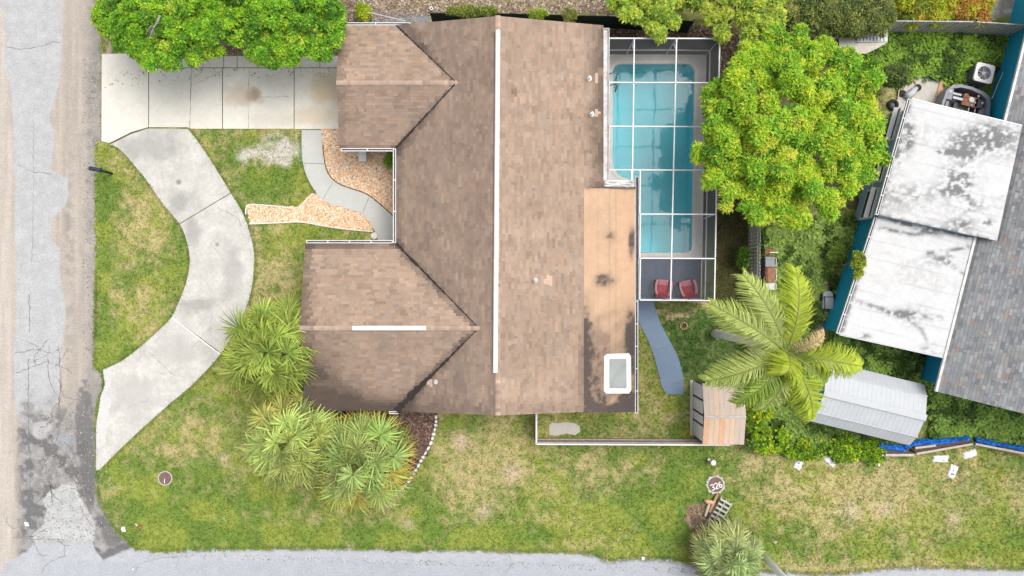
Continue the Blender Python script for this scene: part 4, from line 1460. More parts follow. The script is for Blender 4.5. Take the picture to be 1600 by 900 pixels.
MB().prism(wall_poly(lo_c, 0.12, 0.15, 0.0), 0, 2.25).build('wall', M['teal'], neigh)
wl = MB().prism(wall_poly(up_c, 0.12, 0.02, 0.3), 0, 2.62).build('wall', M['paleblue'], neigh)
E0, E1 = P(1464, 612, 2.6), P(1604, 60, 2.6)
eave = (E1 - E0).normalized()
inw = Vector((eave.y, -eave.x, 0))
main_wall = [E0 + inw * .5 + eave * .4, E0 + inw * .5 + eave * 26, E0 + inw * 12 + eave * 26, E0 + inw * 12 + eave * .4]
MB().prism([(p.x, p.y) for p in main_wall], 0, 2.5).build('wall', M['teal'], neigh)
gsl = (np.array(E0.xy), np.array(eave.xy), np.array(inw.xy), 2.6, [(0, 0), (26, 0), (26, 6.2), (0, 6.2)], 0.3)
gsl2o = np.array((E0 + inw * 12.4).xy)
gsl2 = (gsl2o, np.array(eave.xy), -np.array(inw.xy), 2.6, [(0, 0), (26, 0), (26, 6.2), (0, 6.2)], 0.3)
groof = deck_mesh([gsl, gsl2], 'roof', M['roofdeck'], neigh, drop=0.006)


def grey_color(c, r):
    N = len(c)
    px, py = topx(c)
    base = 0.98 * np.array([[0.19, 0.196, 0.205], [0.222, 0.226, 0.23], [0.162, 0.168, 0.18], [0.208, 0.198, 0.195], [0.192, 0.205, 0.205], [0.235, 0.19, 0.17]])
    k = r.choice(6, N, p=[.3, .2, .2, .13, .13, .04])
    col = base[k] * (1 + 0.1 * np.clip(r.normal(0, 1, N), -2, 2))[:, None]
    col *= (0.85 + 0.3 * fbm(px, py, 40, 301, 3))[:, None]
    d = 0.5 * np.exp(-(dline(px, py, [(1477, 560), (1530, 375)]) / 5) ** 2) + 0.5 * np.exp(-(dline(px, py, [(1560, 378), (1600, 197)]) / 7) ** 2)
    return mix(col, np.array([0.06, 0.06, 0.062]), np.clip(d, 0, 0.7))


build_shingles([gsl], 0.15, 0.09, 0.3, grey_color, M['shingle'], groof, 31)
mb = MB(); mb.bar(E0 - inw * .06, E1 - inw * .06 + eave * 6, 0.12, 0.12); mb.build('gutter', M['white_dirty'], neigh)
# eave gutters of the flat roofs with leaf dirt
for cc, s, e in ((up_c, 0.0, 1.0), (lo_c, 0.0, 0.98)):
    A, D = cc[0], cc[3]
    gutter(A + (D - A) * s - UX * .15 + Vector((0, 0, -.02)), A + (D - A) * e - UX * .15 + Vector((0, 0, -.02)), 0.14, (UX.x, UX.y, 0), 0.9, parent=neigh)
mb = MB(); mb.bar(lo_c[0] - UY * .03 + Vector((0, 0, -.06)), lo_c[1] - UY * .03 + Vector((0, 0, -.06)), 0.05, 0.14); mb.build('fascia', M['lightgrey'], neigh)
mb = MB(); mb.bar(up_c[3] + UY * .03 + Vector((0, 0, -.06)), up_c[2] + UY * .03 + Vector((0, 0, -.06)), 0.05, 0.14); mb.build('fascia', M['white'], neigh)
# windows with open white shutters on the pale blue wall
A2 = up_c[0] + UX * .12; D2 = up_c[3] + UX * .12
wdir = (D2 - A2).normalized(); Ltot = (D2 - A2).length
for t, L in ((0.13, 1.5), (0.42, 1.1), (0.83, 1.6)):
    c = A2 + (D2 - A2) * t
    base = Vector((c.x, c.y, 1.35))
    mb = MB(); mb.bar(base - wdir * L / 2 - UX * .03, base + wdir * L / 2 - UX * .03, 0.08, 1.1, up=(0, 0, 1))
    wi = mb.build('window', M['white'], neigh)
    mb = MB(); mb.bar(base - wdir * (L / 2 - .09) - UX * .075, base + wdir * (L / 2 - .09) - UX * .075, 0.02, 0.92); mb.build('pane', M['glass_dark'], wi)
    mb = MB(); mb.bar(base - wdir * L / 2 - UX * .2 + Vector((0, 0, .35)), base + wdir * L / 2 - UX * .2 + Vector((0, 0, .35)), 0.2, 0.04, up=(-0.45, 0.1, 1)); mb.build('shutter', M['white'], wi)
# low white ledge and hose on the teal wall of the shingled part
hs = [P(1591, 92, 0.9), P(1580, 97, 0.8), P(1573, 103, .6), P(1562, 125, .5), P(1556, 140, .45), P(1552, 150, .4), P(1549, 155, .4)]
tag(MB().tube([Vector(p) for p in catmull([tuple(p) for p in hs], 4)], 0.022, 6).build('garden_hose', M['white']), 'thin pale hose hanging down the teal wall behind the air conditioner', 'hose')

# ------------------------------------------------------------------ air conditioner
def rounded(cx, cy, sx, sy, r, ang, n=5):
    out = []
    for qx, qy, a0 in ((1, 1, 0), (-1, 1, 90), (-1, -1, 180), (1, -1, 270)):
        for k in range(n + 1):
            a = math.radians(a0 + 90 * k / n)
            x = qx * (sx / 2 - r) + r * math.cos(a); y = qy * (sy / 2 - r) + r * math.sin(a)
            out.append((cx + x * math.cos(ang) - y * math.sin(ang), cy + x * math.sin(ang) + y * math.cos(ang)))
    return out


def ring(mb, o_poly, i_poly, z0, z1):
    n = len(o_poly)
    vs = [(x, y, z1) for x, y in o_poly] + [(x, y, z1) for x, y in i_poly] + [(x, y, z0) for x, y in o_poly] + [(x, y, z0) for x, y in i_poly]
    fs = []
    for i in range(n):
        j = (i + 1) % n
        fs += [(i, j, n + j, n + i), (2 * n + i, 2 * n + j, j, i), (n + i, n + j, 3 * n + j, 3 * n + i)]
    mb.add(vs, fs)


acp = P(1538, 114, 0.95)
ac = thing('air_conditioner', 'boxy air conditioner with white fan top beside the teal wall', 'air conditioner', (acp.x, acp.y, 0))
MB().prism(rounded(acp.x, acp.y, .86, .86, .1, ANG), 0.06, 0.86).build('casing', M['darkgrey'], ac)
for sgn, ax in ((1, 0), (-1, 0), (1, 1), (-1, 1)):
    for k in range(9):
        o_ = (k - 4) * 0.085
        l = (sgn * .435, o_) if ax == 0 else (o_, sgn * .435)
        mb = MB(); mb.box((acp.x + UX.x * l[0] + UY.x * l[1], acp.y + UX.y * l[0] + UY.y * l[1], 0.46), (0.02, 0.02, 0.74), ANG); mb.build('louver_bar', M['midgrey'], ac)
mb = MB()
circ = lambda r, n: [(acp.x + r * math.cos(2 * math.pi * k / n + ANG + math.pi * .06), acp.y + r * math.sin(2 * math.pi * k / n + ANG + math.pi * .06)) for k in range(n)]
ring(mb, rounded(acp.x, acp.y, .92, .92, .14, ANG), circ(.33, 24), 0.86, 0.96)
mb.build('top_panel', M['white'], ac)
MB().lathe((acp.x, acp.y, .8), [(.32, 0), (.32, .01)], 24).build('fan_well', M['darkgrey'], ac)
for k in range(5):
    a = 2 * math.pi * k / 5
    mb = MB(); mb.bar((acp.x + .08 * math.cos(a), acp.y + .08 * math.sin(a), .86), (acp.x + .29 * math.cos(a), acp.y + .29 * math.sin(a), .86), 0.17, 0.012, up=(math.sin(a) * .35, -math.cos(a) * .35, 1)); mb.build('fan_blade', M['midgrey'], ac)
MB().lathe((acp.x, acp.y, .84), [(.1, 0), (.1, .07), (.05, .09)], 16).build('hub', M['lightgrey'], ac)
for k in range(12):
    a = 2 * math.pi * k / 12
    mb = MB(); mb.bar((acp.x + .09 * math.cos(a), acp.y + .09 * math.sin(a), .945), (acp.x + .34 * math.cos(a + .25), acp.y + .34 * math.sin(a + .25), .945), 0.012, 0.012); mb.build('guard_wire', M['lightgrey'], ac)

# ------------------------------------------------------------------ stripped vehicle front half under the white roof
veh = thing('stripped_car', 'stripped grey car with its engine bay open, half under the white roof', 'car', P(1508, 160, 0))
out_px = [(1467, 182), (1472, 160), (1479, 141), (1488, 133), (1502, 131.5), (1520, 136), (1538, 144), (1547, 152), (1548, 165), (1545, 192), (1540, 212), (1466, 196)]
in_px = [(1472, 181), (1476, 161), (1483, 145), (1490, 138), (1502, 136.5), (1518, 140), (1534, 148), (1541.5, 155), (1542, 166), (1540, 190), (1536, 208), (1470, 193)]
ow = [tuple(P(a, b, .85).xy) for a, b in out_px]; iw = [tuple(P(a, b, .85).xy) for a, b in in_px]
mb = MB(); ring(mb, ow, iw, 0.2, 0.85); mb.build('body_shell', M['midgrey'], veh)
mb = MB(); mb.prism(iw, 0.2, 0.3); mb.build('bay_floor', M['darkgrey'], veh)
def vbox(px, py, z, sx, sy, sz, mat, name, rot=ANG, tp=1.0):
    c = P(px, py, z); mb = MB(); mb.box((c.x, c.y, z), (sx, sy, sz), rot, taper=tp); return mb.build(name, M[mat], veh, bevel=0.01)
vbox(1512, 160, .55, .75, .5, .4, 'rust', 'engine_block')
vbox(1527, 163, .6, .4, .42, .3, 'darkgrey', 'gearbox')
vbox(1494, 147, .7, .5, .1, .08, 'lightgrey', 'cross_member'); vbox(1496, 154, .7, .5, .12, .1, 'lightgrey', 'cross_member')
vbox(1484, 147, .72, .26, .55, .1, 'midgrey', 'headlight_panel')
c = P(1484, 142, .82); MB().lathe((c.x, c.y, .77), [(.12, 0), (.12, .05), (.07, .08)], 18).build('headlight', M['lightgrey'], veh)
c = P(1519, 156, .82); MB().lathe((c.x, c.y, .74), [(.13, 0), (.14, .05), (.1, .09), (.04, .09)], 18).build('air_filter', M['white'], veh)
for (x, y) in ((1519, 164), (1530, 150), (1536, 161), (1524, 160)):
    c = P(x, y, .8); MB().lathe((c.x, c.y, .72), [(.06, 0), (.06, .05), (.03, .08)], 12).build('cap', M['lightgrey'], veh)
vbox(1500, 167, .45, .7, .35, .1, 'darkgrey', 'battery_tray'); vbox(1478, 168, .6, .15, .7, .06, 'midgrey', 'fender_rail'); vbox(1512, 176, .7, .05, .5, .05, 'lightgrey', 'hose_pipe'); vbox(1522, 177, .7, .05, .45, .05, 'lightgrey', 'hose_pipe')
vbox(1509, 150, .7, .2, .2, .16, 'rust', 'manifold'); vbox(1500, 140, .6, .3, .1, .1, 'black', 'radiator_hose'); vbox(1533, 175, .55, .3, .35, .2, 'midgrey', 'battery')
bd = P(1464, 158, .1)
tag(MB().bar(P(1472, 128, .08), P(1461, 168, .08), .22, .06).build('wooden_board', M['plank_o']), 'orange brown board lying along the stripped car', 'board')
sc = thing('folded_scooter', 'grey and white folded scooter lying on the stained concrete', 'scooter', P(1425, 143, 0.05))
MB().tube([P(1413, 148, .12), P(1419, 150, .2), P(1426, 144, .22), P(1432, 137, .2)], [.12, .2, .17, .1], 8).build('body', M['lightgrey'], sc, smooth=True)
MB().tube([P(1420, 152, .1), P(1428, 147, .12), P(1434, 140, .1)], .05, 6).build('side_panel', M['darkgrey'], sc)
for q in ((1410, 146), (1434, 137)):
    c = P(*q, .1); MB().lathe((c.x, c.y, .06), [(.1, 0), (.17, .03), (.17, .08), (.1, .11)], 16).build('wheel', M['black'], sc)


def tyre(px, py, label):
    c = P(px, py, .1)
    t = thing('tyre', label, 'tyre', (c.x, c.y, .05), 'old tyres')
    mb = MB()
    R, r = .2, .085
    vs, fs = [], []
    for i in range(20):
        a = 2 * math.pi * i / 20
        for j in range(8):
            b = 2 * math.pi * j / 8
            vs.append((c.x + (R + r * math.cos(b)) * math.cos(a), c.y + (R + r * math.cos(b)) * math.sin(a), .13 + r * math.sin(b)))
    for i in range(20):
        for j in range(8):
            fs.append((i * 8 + j, ((i + 1) % 20) * 8 + j, ((i + 1) % 20) * 8 + (j + 1) % 8, i * 8 + (j + 1) % 8))
    mb.add(vs, fs); mb.build('tread', M['black'], t, smooth=True)
    MB().lathe((c.x, c.y, .07), [(.13, 0), (.13, .04), (.05, .05)], 14).build('rim', M['darkgrey'], t)


tyre(1395, 164, 'black tyre at the left edge of the stained concrete slab')
tyre(1396, 184, 'black tyre nearest the pale blue wall corner')
tag(MB().bar(P(1405, 138, .12), P(1403, 154, .08), .05, .05).build('stick', M['plank']), 'thin pale stick lying beside the folded scooter', 'stick')
tag(MB().bar(P(1418, 113, .12), P(1432, 131, .1), .05, .05).build('broom_handle', M['plank_o']), 'thin yellowish pole lying across the grass and the slab', 'pole')

# ------------------------------------------------------------------ grey storage shed under the vines, top right
gs = thing('grey_shed', 'low grey plank shed half buried in vines near the wooden fence', 'shed', P(1350, 65, 0))
zs = 2.0
roofp = [(1311, 60), (1340, 42), (1360, 10), (1386, 12), (1387, 62), (1372, 74), (1352, 83), (1312, 82)]
MB().prism([tuple(P(a, b, zs).xy) for a, b in [(1316, 60), (1342, 45), (1362, 14), (1384, 16), (1384, 60), (1370, 71), (1350, 79), (1316, 78)]], 0, zs - .06).build('wall', M['darkwood'], gs)
strips = [[(1311, 60), (1311.5, 82), (1335, 83), (1336, 46)], [(1336.4, 46), (1335.5, 66), (1387, 65), (1387, 12), (1360, 10), (1342, 41)], [(1335.5, 67), (1335.5, 83), (1352, 84), (1372, 75), (1387, 66)]]
for s_, m_ in zip(strips, ('pad', 'lightgrey', 'pad')):
    MB().prism([tuple(P(a, b, zs).xy) for a, b in s_], zs - .05, zs + random.uniform(0, .01)).build('roof_panel', M[m_], gs)
for k in range(9):
    x = 1339 + k * 5.3
    MB().bar(P(x, 18 + max(0, (1360 - x)) * 1.2, zs + .02), P(x, 64, zs + .02), .025, .02).build('batten', M['midgrey'], gs)
MB().bar(P(1299, 63, 1.9), P(1325, 45, 1.9), .14, .06).build('door_top', M['lightgrey'], gs)

# ------------------------------------------------------------------ fences
def fence(name, label, pts, h, slat_w, mat_slat, mat_rail, thick=.025, lean=0.0, rails=(0.3, 0.85), rail_side=1, cap=None, gapf=0.012, cat='fence'):
    """pts: world ground xy points"""
    root = thing(name, label, cat, (pts[0][0], pts[0][1], 0))
    r = random.Random(len(pts) + int(h * 100))
    for a, b in zip(pts[:-1], pts[1:]):
        a, b = Vector((a[0], a[1], 0)), Vector((b[0], b[1], 0))
        L = (b - a).length; d = (b - a) / L; nrm = Vector((-d.y, d.x, 0)) * rail_side
        n = max(1, int(L / slat_w))
        for i in range(n):
            c = a + d * (L * (i + .5) / n) + nrm * r.uniform(-.006, .006)
            hh = h + r.uniform(-.03, .03)
            mb = MB(); mb.bar(c, c + Vector((0, 0, hh)) + nrm * lean, L / n - gapf, thick, up=tuple(nrm)); mb.build('slat', M[mat_slat], root)
        for f in rails:
            mb = MB(); mb.bar(a + nrm * .04 + Vector((0, 0, h * f)), b + nrm * .04 + Vector((0, 0, h * f)), .045, .09); mb.build('rail', M[mat_rail], root)
        if cap:
            mb = MB(); mb.bar(a + Vector((0, 0, h + .045)), b + Vector((0, 0, h + .045)), .07, .05); mb.build('cap', M[cap], root)
        for e in (a, b):
            mb = MB(); mb.box((e.x + nrm.x * .06, e.y + nrm.y * .06, h * .5 + .02), (.09, .09, h + .04)); mb.build('post', M[mat_rail], root)
    return root


def GX(px, py, z): return tuple(P(px, py, z).xy)     # ground position of a fence whose top edge is seen at this pixel


fence('yard_fence', 'brown board fence with white cap below the brown house', [GX(838, 646, 1.3), GX(838, 693.5, 1.3), GX(1140, 695, 1.3)], 1.3, .16, 'fencewood', 'fencewood', cap='white', rail_side=1)
fence('side_fence', 'tall weathered grey board fence right of the pool cage', [GX(1186, 52, 1.75), GX(1188, 300, 1.75), GX(1187, 560, 1.75)], 1.75, .17, 'graywood', 'graywood', rail_side=-1, gapf=.03)
fence('back_fence', 'grey wooden fence along the top right edge of the weedy yard', [GX(1398, 33, 1.7), GX(1525, 34, 1.7), GX(1640, 42, 1.7)], 1.7, .27, 'graywood', 'graywood', rail_side=1, rails=(0.3, .93), gapf=.045)
mf = thing('mesh_fence', 'dark green privacy mesh fence behind the brown house', 'fence', P(820, 35, 0))
mp = [GX(672, 20, 1.6), GX(800, 21, 1.6), GX(950, 25, 1.6), GX(1085, 33, 1.6)]
for a, b in zip(mp[:-1], mp[1:]):
    MB().bar((a[0], a[1], .8), (b[0], b[1], .8), .03, 1.55).build('mesh_panel', M['green_mesh'], mf)
for a in mp:
    MB().box((a[0], a[1] + .05, .82), (.06, .06, 1.64)).build('post', M['darkgrey'], mf)
# chain-link gate and grey sheet in the top litter yard
structure(sheet('gravel_strip', [(572, 18), (600, 15), (668, 17), (673, 30), (672, 60), (578, 60)], 0.012, M['greytarp']))
gt = thing('wire_gate', 'slim white rail fence on grey ground above the garage gutter', 'fence', P(600, 30, 0))
for a, b in (((574, 19), (634, 33)), ((563, -8), (573, 13))):
    A, B = P(*a, 1.1), P(*b, 1.1)
    MB().tube([A, B], .03, 8).build('rail', M['lightgrey'], gt)
    for e in (A, B):
        MB().tube([(e.x, e.y, 0), (e.x, e.y, 1.1)], .028, 8).build('post', M['midgrey'], gt)
pot = P(674, 13, .15)
mb = MB(); ring(mb, [(pot.x + .09 * math.cos(a), pot.y + .09 * math.sin(a)) for a in np.linspace(0, 2 * math.pi, 17)[:-1]], [(pot.x + .05 * math.cos(a), pot.y + .05 * math.sin(a)) for a in np.linspace(0, 2 * math.pi, 17)[:-1]], 0.0, .16)
tag(mb.build('pipe_end', M['white']), 'small white pipe ring in the leaf litter above the roof', 'pipe')

# ------------------------------------------------------------------ plank-roofed playhouse
ph = thing('wooden_shed', 'small shed with bleached plank roof and white slotted side', 'shed', P(1120, 650, 0))
zr_, ze_ = 2.15, 1.85
yt, ym, yb = P(0, 601, ze_).y, P(0, 651, zr_).y, P(0, 694, ze_).y
x0, x1 = P(1099, 0, 2.0).x, P(1164, 0, 2.0).x
bx0, bx1 = x0 + .045, x1 - .12
MB().prism([(bx0 + .02, yt - .1), (bx1, yt - .1), (bx1, yb + .12), (bx0 + .02, yb + .12)], 0, 1.8).build('wall', M['darkwood'], ph)
npl = 8
pm = ['plank', 'plank', 'plank_b', 'plank', 'plank', 'plank', 'plank', 'plank']
pm2 = ['plank_o', 'plank_b', 'plank_b', 'plank_o', 'plank_b', 'plank_b', 'plank', 'plank']
wpl = (x1 - x0) / npl
for k in range(npl):
    xc = x0 + wpl * (k + .5)
    j = random.uniform(-.02, .02)
    MB().bar((xc, yt + j, ze_), (xc, ym + .01, zr_), wpl - .006, .03).build('roof_plank', M[pm[k]], ph)
    MB().bar((xc, yb + j, ze_), (xc, ym - .03, zr_ - .01), wpl - .006, .03).build('roof_plank', M[pm2[k]], ph)
MB().bar((x0 - .01, ym, zr_ + .02), (x1 + .01, ym, zr_ + .02), .09, .035).build('ridge_board', M['graywood'], ph)
MB().bar((x0 - .02, yt + .03, ze_ + .0), (x1 + .02, yt + .03, ze_ + .0), .05, .08).build('fascia', M['graywood'], ph)
# white slotted gable wall facing the path
wy = [yt - .02, yt - .75, yt - 1.45, yt - 1.95, yb + .06]
for a, b in zip(wy[:-1], wy[1:]):
    MB().bar((bx0 - .03, a - .06, .95), (bx0 - .03, b + .06, .95), .05, 1.75).build('wall_panel', M['white'], ph)
MB().bar((bx0 - .14, yt + .0, .06), (bx0 - .14, yb + .05, .06), .14, .06).build('sill', M['pad'], ph)
# ------------------------------------------------------------------ white metal barn
barn = thing('metal_shed', 'white ribbed metal shed with a teal front near the feather palm', 'shed', P(1350, 635, 0))
bl, bh = 4.75, 1.5
bc = P(1363, 632, 2.0)
ax, ay = UX, UY
fc = bc - ax * (bl / 2)


def bpt(u, v, z):
    p = fc + ax * u + ay * v
    return Vector((p.x, p.y, z))


profile = [(-bh, 1.5), (-bh * .66, 1.95), (0, 2.25), (bh * .66, 1.95), (bh, 1.5)]
nr = 22
for s_ in range(4):
    (v0, z0_), (v1, z1_) = profile[s_], profile[s_ + 1]
    vs, fs = [], []
    us = np.linspace(-.08, bl + .08, nr * 4 + 1)
    for i, u_ in enumerate(us):
        rib = .012 if i % 4 == 1 else 0.0
        vs += [bpt(u_, v0 * 1.0, z0_ + rib), bpt(u_, v1, z1_ + rib)]
    fs = [(2 * i, 2 * i + 2, 2 * i + 3, 2 * i + 1) for i in range(len(us) - 1)]
    o = npmesh('roof_panel', np.array(vs), fs, M['metalroof'], barn)
MB().bar(bpt(-.1, 0, 2.28), bpt(bl + .1, 0, 2.28), .3, .03).build('ridge_cap', M['metalroof'], barn)
for v_ in (-bh * .66, bh * .66):
    MB().bar(bpt(-.1, v_, 1.975), bpt(bl + .1, v_, 1.975), .05, .03).build('seam_trim', M['metalroof'], barn)
for side in (-1, 1):
    MB().bar(bpt(0.02, side * (bh - .06), .75), bpt(bl - .02, side * (bh - .06), .75), .05, 1.5).build('side_wall', M['metalroof'], barn)
for u_, nm in ((0.0, 'front_wall'), (bl, 'back_wall')):
    pv = [(-bh + .08, 0), (bh - .08, 0), (bh - .08, 1.47), (bh * .66, 1.9), (0, 2.2), (-bh * .66, 1.9), (-bh + .08, 1.47)]
    vs = [bpt(u_ - .02, v_, z_) for v_, z_ in pv] + [bpt(u_ + .02, v_, z_) for v_, z_ in pv]
    m_ = len(pv)
    fs = [list(range(m_)), list(range(2 * m_ - 1, m_ - 1, -1))] + [(i, (i + 1) % m_, m_ + (i + 1) % m_, m_ + i) for i in range(m_)]
    npmesh(nm, np.array(vs), fs, M['teal'] if u_ == 0 else M['metalroof'], barn)
dr = MB(); dr.bar(bpt(-.05, -.5, .9), bpt(-.05, .5, .9), .03, 1.7); d_ = dr.build('door', M['paleblue'], barn)
MB().box(tuple(bpt(-.09, .35, .95)), (.04, .04, .14), ANG).build('handle', M['lightgrey'], d_)
MB().bar(bpt(-1.1, -bh, .08), bpt(-.05, -bh - .02, .08), .1, .1).build('ramp_edge', M['lightgrey'], barn)
MB().bar(bpt(-1.15, -bh + .08, .05), bpt(-1.15, bh - .3, .05), .08, .06).build('ramp_edge', M['lightgrey'], barn)

# ------------------------------------------------------------------ red garden chairs
def red_chair(loc, rot, label):
    t = thing('garden_chair', label, 'chair', (0, 0, 0), 'red slatted garden chairs inside the cage')
    for k in range(7):
        y = .36 - k * .095
        MB().box((0, y, .36 - k * .018), (.52, .08, .025)).build('seat_slat', M['pink'] if k < 3 else M['red'], t, bevel=.008)
    for k in range(6):
        a = (k - 2.5) * .085
        MB().bar((a, -.25, .26), (a * 1.75, -.56, .95 - abs(k - 2.5) * .025), .075, .022, up=(0, 1, .4)).build('back_slat', M['red'], t, bevel=.008)
    MB().bar((-.3, -.33, .42), (.3, -.33, .42), .04, .06).build('back_rail', M['red'], t)
    for s_ in (-1, 1):
        pts = [(s_ * .37, .36, .55), (s_ * .41, .1, .555), (s_ * .40, -.15, .55), (s_ * .32, -.4, .54)]
        mb = MB()
        for p_, q_ in zip(pts[:-1], pts[1:]):
            mb.bar(p_, q_, .12, .03)
        mb.build('armrest', M['pink'], t)
        MB().box((s_ * .36, .34, .27), (.05, .09, .54)).build('leg', M['red'], t)
        MB().bar((s_ * .3, .36, .3), (s_ * .3, -.5, .04), .035, .11).build('leg', M['red'], t)
    t.location = loc; t.rotation_euler = (0, 0, rot); t.scale = (.93, .93, .93)
    return t


red_chair(tuple(P(1035.5, 449, .3).xy) + (.05,), math.radians(-6), 'left of the two red slatted garden chairs on dark deck')
red_chair(tuple(P(1074, 450, .3).xy) + (.05,), math.radians(13), 'right of the two red slatted garden chairs on dark deck')

# ------------------------------------------------------------------ mailbox
mbx = P(149, 264.5, 1.1)
ml = thing('mailbox', 'dark navy mailbox on a post at the road edge', 'mailbox', (mbx.x + .12, mbx.y, 0))
L_, W_, = .56, .2
vs, fs = [], []
pr = [(-W_ / 2, 0), (-W_ / 2, .12)] + [(W_ / 2 * -math.cos(a), .12 + .1 * math.sin(a)) for a in np.linspace(.3, math.pi - .3, 7)] + [(W_ / 2, .12), (W_ / 2, 0)]
ra = math.radians(-10)
for e in (-L_ / 2, L_ / 2):
    for y, z in pr:
        vs.append((mbx.x + e * math.cos(ra) - y * math.sin(ra), mbx.y + e * math.sin(ra) + y * math.cos(ra), 1.0 + z))
m_ = len(pr)
fs = [(i, i + 1, m_ + i + 1, m_ + i) for i in range(m_ - 1)] + [list(range(m_)), list(range(2 * m_ - 1, m_ - 1, -1)), [0, m_, 2 * m_ - 1, m_ - 1]]
npmesh('box', np.array(vs), fs, M['navy'], ml)
MB().bar((mbx.x + .22, mbx.y - .04, .0), (mbx.x + .22, mbx.y - .04, .99), .09, .09).build('post', M['black'], ml)
MB().bar((mbx.x - .05, mbx.y, .95), (mbx.x + .42, mbx.y - .08, .95), .07, .06).build('arm', M['black'], ml)
MB().box((mbx.x - .1, mbx.y + .115, 1.2), (.03, .015, .14)).build('flag', M['red'], ml)

# ------------------------------------------------------------------ manholes
def manhole(px, py, r, label, ringw, ring_mat, ragged=0.0):
    c = P(px, py, 0)
    t = thing('manhole', label, 'manhole', (c.x, c.y, 0))
    rr = random.Random(3)
    n_ = 40
    o_ = [(c.x + (r + ringw * (1 + rr.uniform(-ragged, ragged))) * math.cos(2 * math.pi * k / n_), c.y + (r + ringw * (1 + rr.uniform(-ragged, ragged))) * math.sin(2 * math.pi * k / n_)) for k in range(n_)]
    i_ = [(c.x + (r + .004) * math.cos(2 * math.pi * k / n_), c.y + (r + .004) * math.sin(2 * math.pi * k / n_)) for k in range(n_)]
    mb = MB(); ring(mb, o_, i_, 0, .045); mb.build('rim', M[ring_mat], t)
    lid = MB().lathe((c.x, c.y, 0), [(r, 0), (r, .05)], 40).build('lid', M['iron'], t)
    return t, lid, c


t_, lid_, c_ = manhole(1118, 757, .37, 'manhole with white painted ring and number 326', .09, 'ringpaint', .75)


def strokes(lid, c, glyphs, h, w, rot, z, thick):
    G = {'3': [(0, 1), (.8, 1), (1, .8), (.75, .55), (.4, .52), (.75, .5), (1, .25), (.8, 0), (0, 0)],
         '2': [(0, .8), (.25, 1), (.75, 1), (1, .75), (.6, .4), (0, 0), (1, 0)],
         '6': [(.9, .95), (.4, .9), (.05, .5), (.05, .15), (.4, 0), (.8, .05), (.95, .3), (.7, .52), (.1, .4)]}
    tot = len(glyphs) * w * 1.35
    cs_, sn_ = math.cos(rot), math.sin(rot)
    for k, g in enumerate(glyphs):
        pts = [((-tot / 2) + k * w * 1.35 + .17 * w + a * w, (b - .5) * h) for a, b in G[g]]
        pts = catmull(pts, 3)
        mb = MB()
        for i, ((a, b), (a2, b2)) in enumerate(zip(pts[:-1], pts[1:])):
            zz = z + (i % 2) * .0012 + k * .0003
            mb.bar((c.x + a * cs_ - b * sn_, c.y + a * sn_ + b * cs_, zz), (c.x + a2 * cs_ - b2 * sn_, c.y + a2 * sn_ + b2 * cs_, zz), thick, .003)
        mb.build('painted_digit', M['whitepaint'], lid)


strokes(lid_, c_ + Vector((0.03, -.06, 0)), '326', .27, .15, math.radians(20), .0535, .045)
t_, lid_, c_ = manhole(258.5, 747, .31, 'brown manhole in the lower left lawn with a pale rim', .05, 'pad', .2)
MB().bar(c_ + Vector((-.03, -.24, .054)), c_ + Vector((-.02, -.02, .054)), .04, .004).build('painted_mark', M['whitepaint'], lid_)

# ------------------------------------------------------------------ cleanout pipe, fire ring, pallet, logs
cl = P(1110, 719, 0)
cp = thing('cleanout_pipe', 'white capped pipe standing above the numbered manhole', 'pipe', (cl.x, cl.y, 0))
MB().lathe((cl.x, cl.y, 0), [(.1, 0), (.1, .5)], 16).build('tube', M['lightgrey'], cp)
MB().lathe((cl.x, cl.y, .5), [(.13, 0), (.13, .08), (.08, .1)], 16).build('cap', M['white'], cp)
MB().tube([(cl.x, cl.y, .25), (cl.x - .18, cl.y + .1, .2)], .06, 10).build('elbow', M['white'], cp)
fr_c = P(1068, 509, 0)
fr_t = thing('fire_ring', 'small brown stone ring in the grass right of the blue path', 'fire ring', (fr_c.x, fr_c.y, 0))
for k in range(9):
    a = 2 * math.pi * k / 9
    MB().box((fr_c.x + .17 * math.cos(a), fr_c.y + .17 * math.sin(a), .05), (.08, .1, .1), a, taper=.85).build('stone', M['logwood'], fr_t)
pr_ = math.atan2(-(778 - 822), 1133 - 1108)
pal = thing('wooden_pallet', 'weathered wooden pallet tipped beside the small fan palm', 'pallet', P(1122, 802, 0))
pc = P(1123, 803, .12)
pu = Vector((math.cos(pr_), math.sin(pr_), 0)); pv_ = Vector((-pu.y, pu.x, 0))
for k in range(7):
    c = pc + pu * ((k - 3) * .235)
    MB().bar(c - pv_ * .33 + Vector((0, 0, .06)), c + pv_ * .33 + Vector((0, 0, .1)), .1, .025).build('deck_board', M['graywood'], pal)
for o_ in (-.3, 0.03, .3):
    MB().bar(pc - pu * .82 + pv_ * o_ - Vector((0, 0, .02)), pc + pu * .82 + pv_ * o_ - Vector((0, 0, .02)), .05, .1).build('stringer', M['graywood'], pal)
for k, (dx, dy, L, a, lab, mt) in enumerate(((-.62, .35, 1.0, .1, 'long split log leaning on the left of the pallet', 'logwood'), (-.42, .1, 1.1, -.06, 'dark log against the pallet edge', 'darkwood'), (-.75, -.1, .7, .2, 'short pale log at the lower left of the pallet', 'plank'))):
    c = pc + pu * dy + pv_ * (-dx * .8) + Vector((0, 0, .0))
    d = Vector((math.cos(pr_ + a), math.sin(pr_ + a), 0))
    tag(MB().tube([c - d * L / 2, c - d * L * .1, c + d * L * .25, c + d * L / 2], [.06, .08, .075, .06], 8).build('log', M[mt]), lab, 'log', 'logs by the pallet')
st = P(1108, 783, .08)
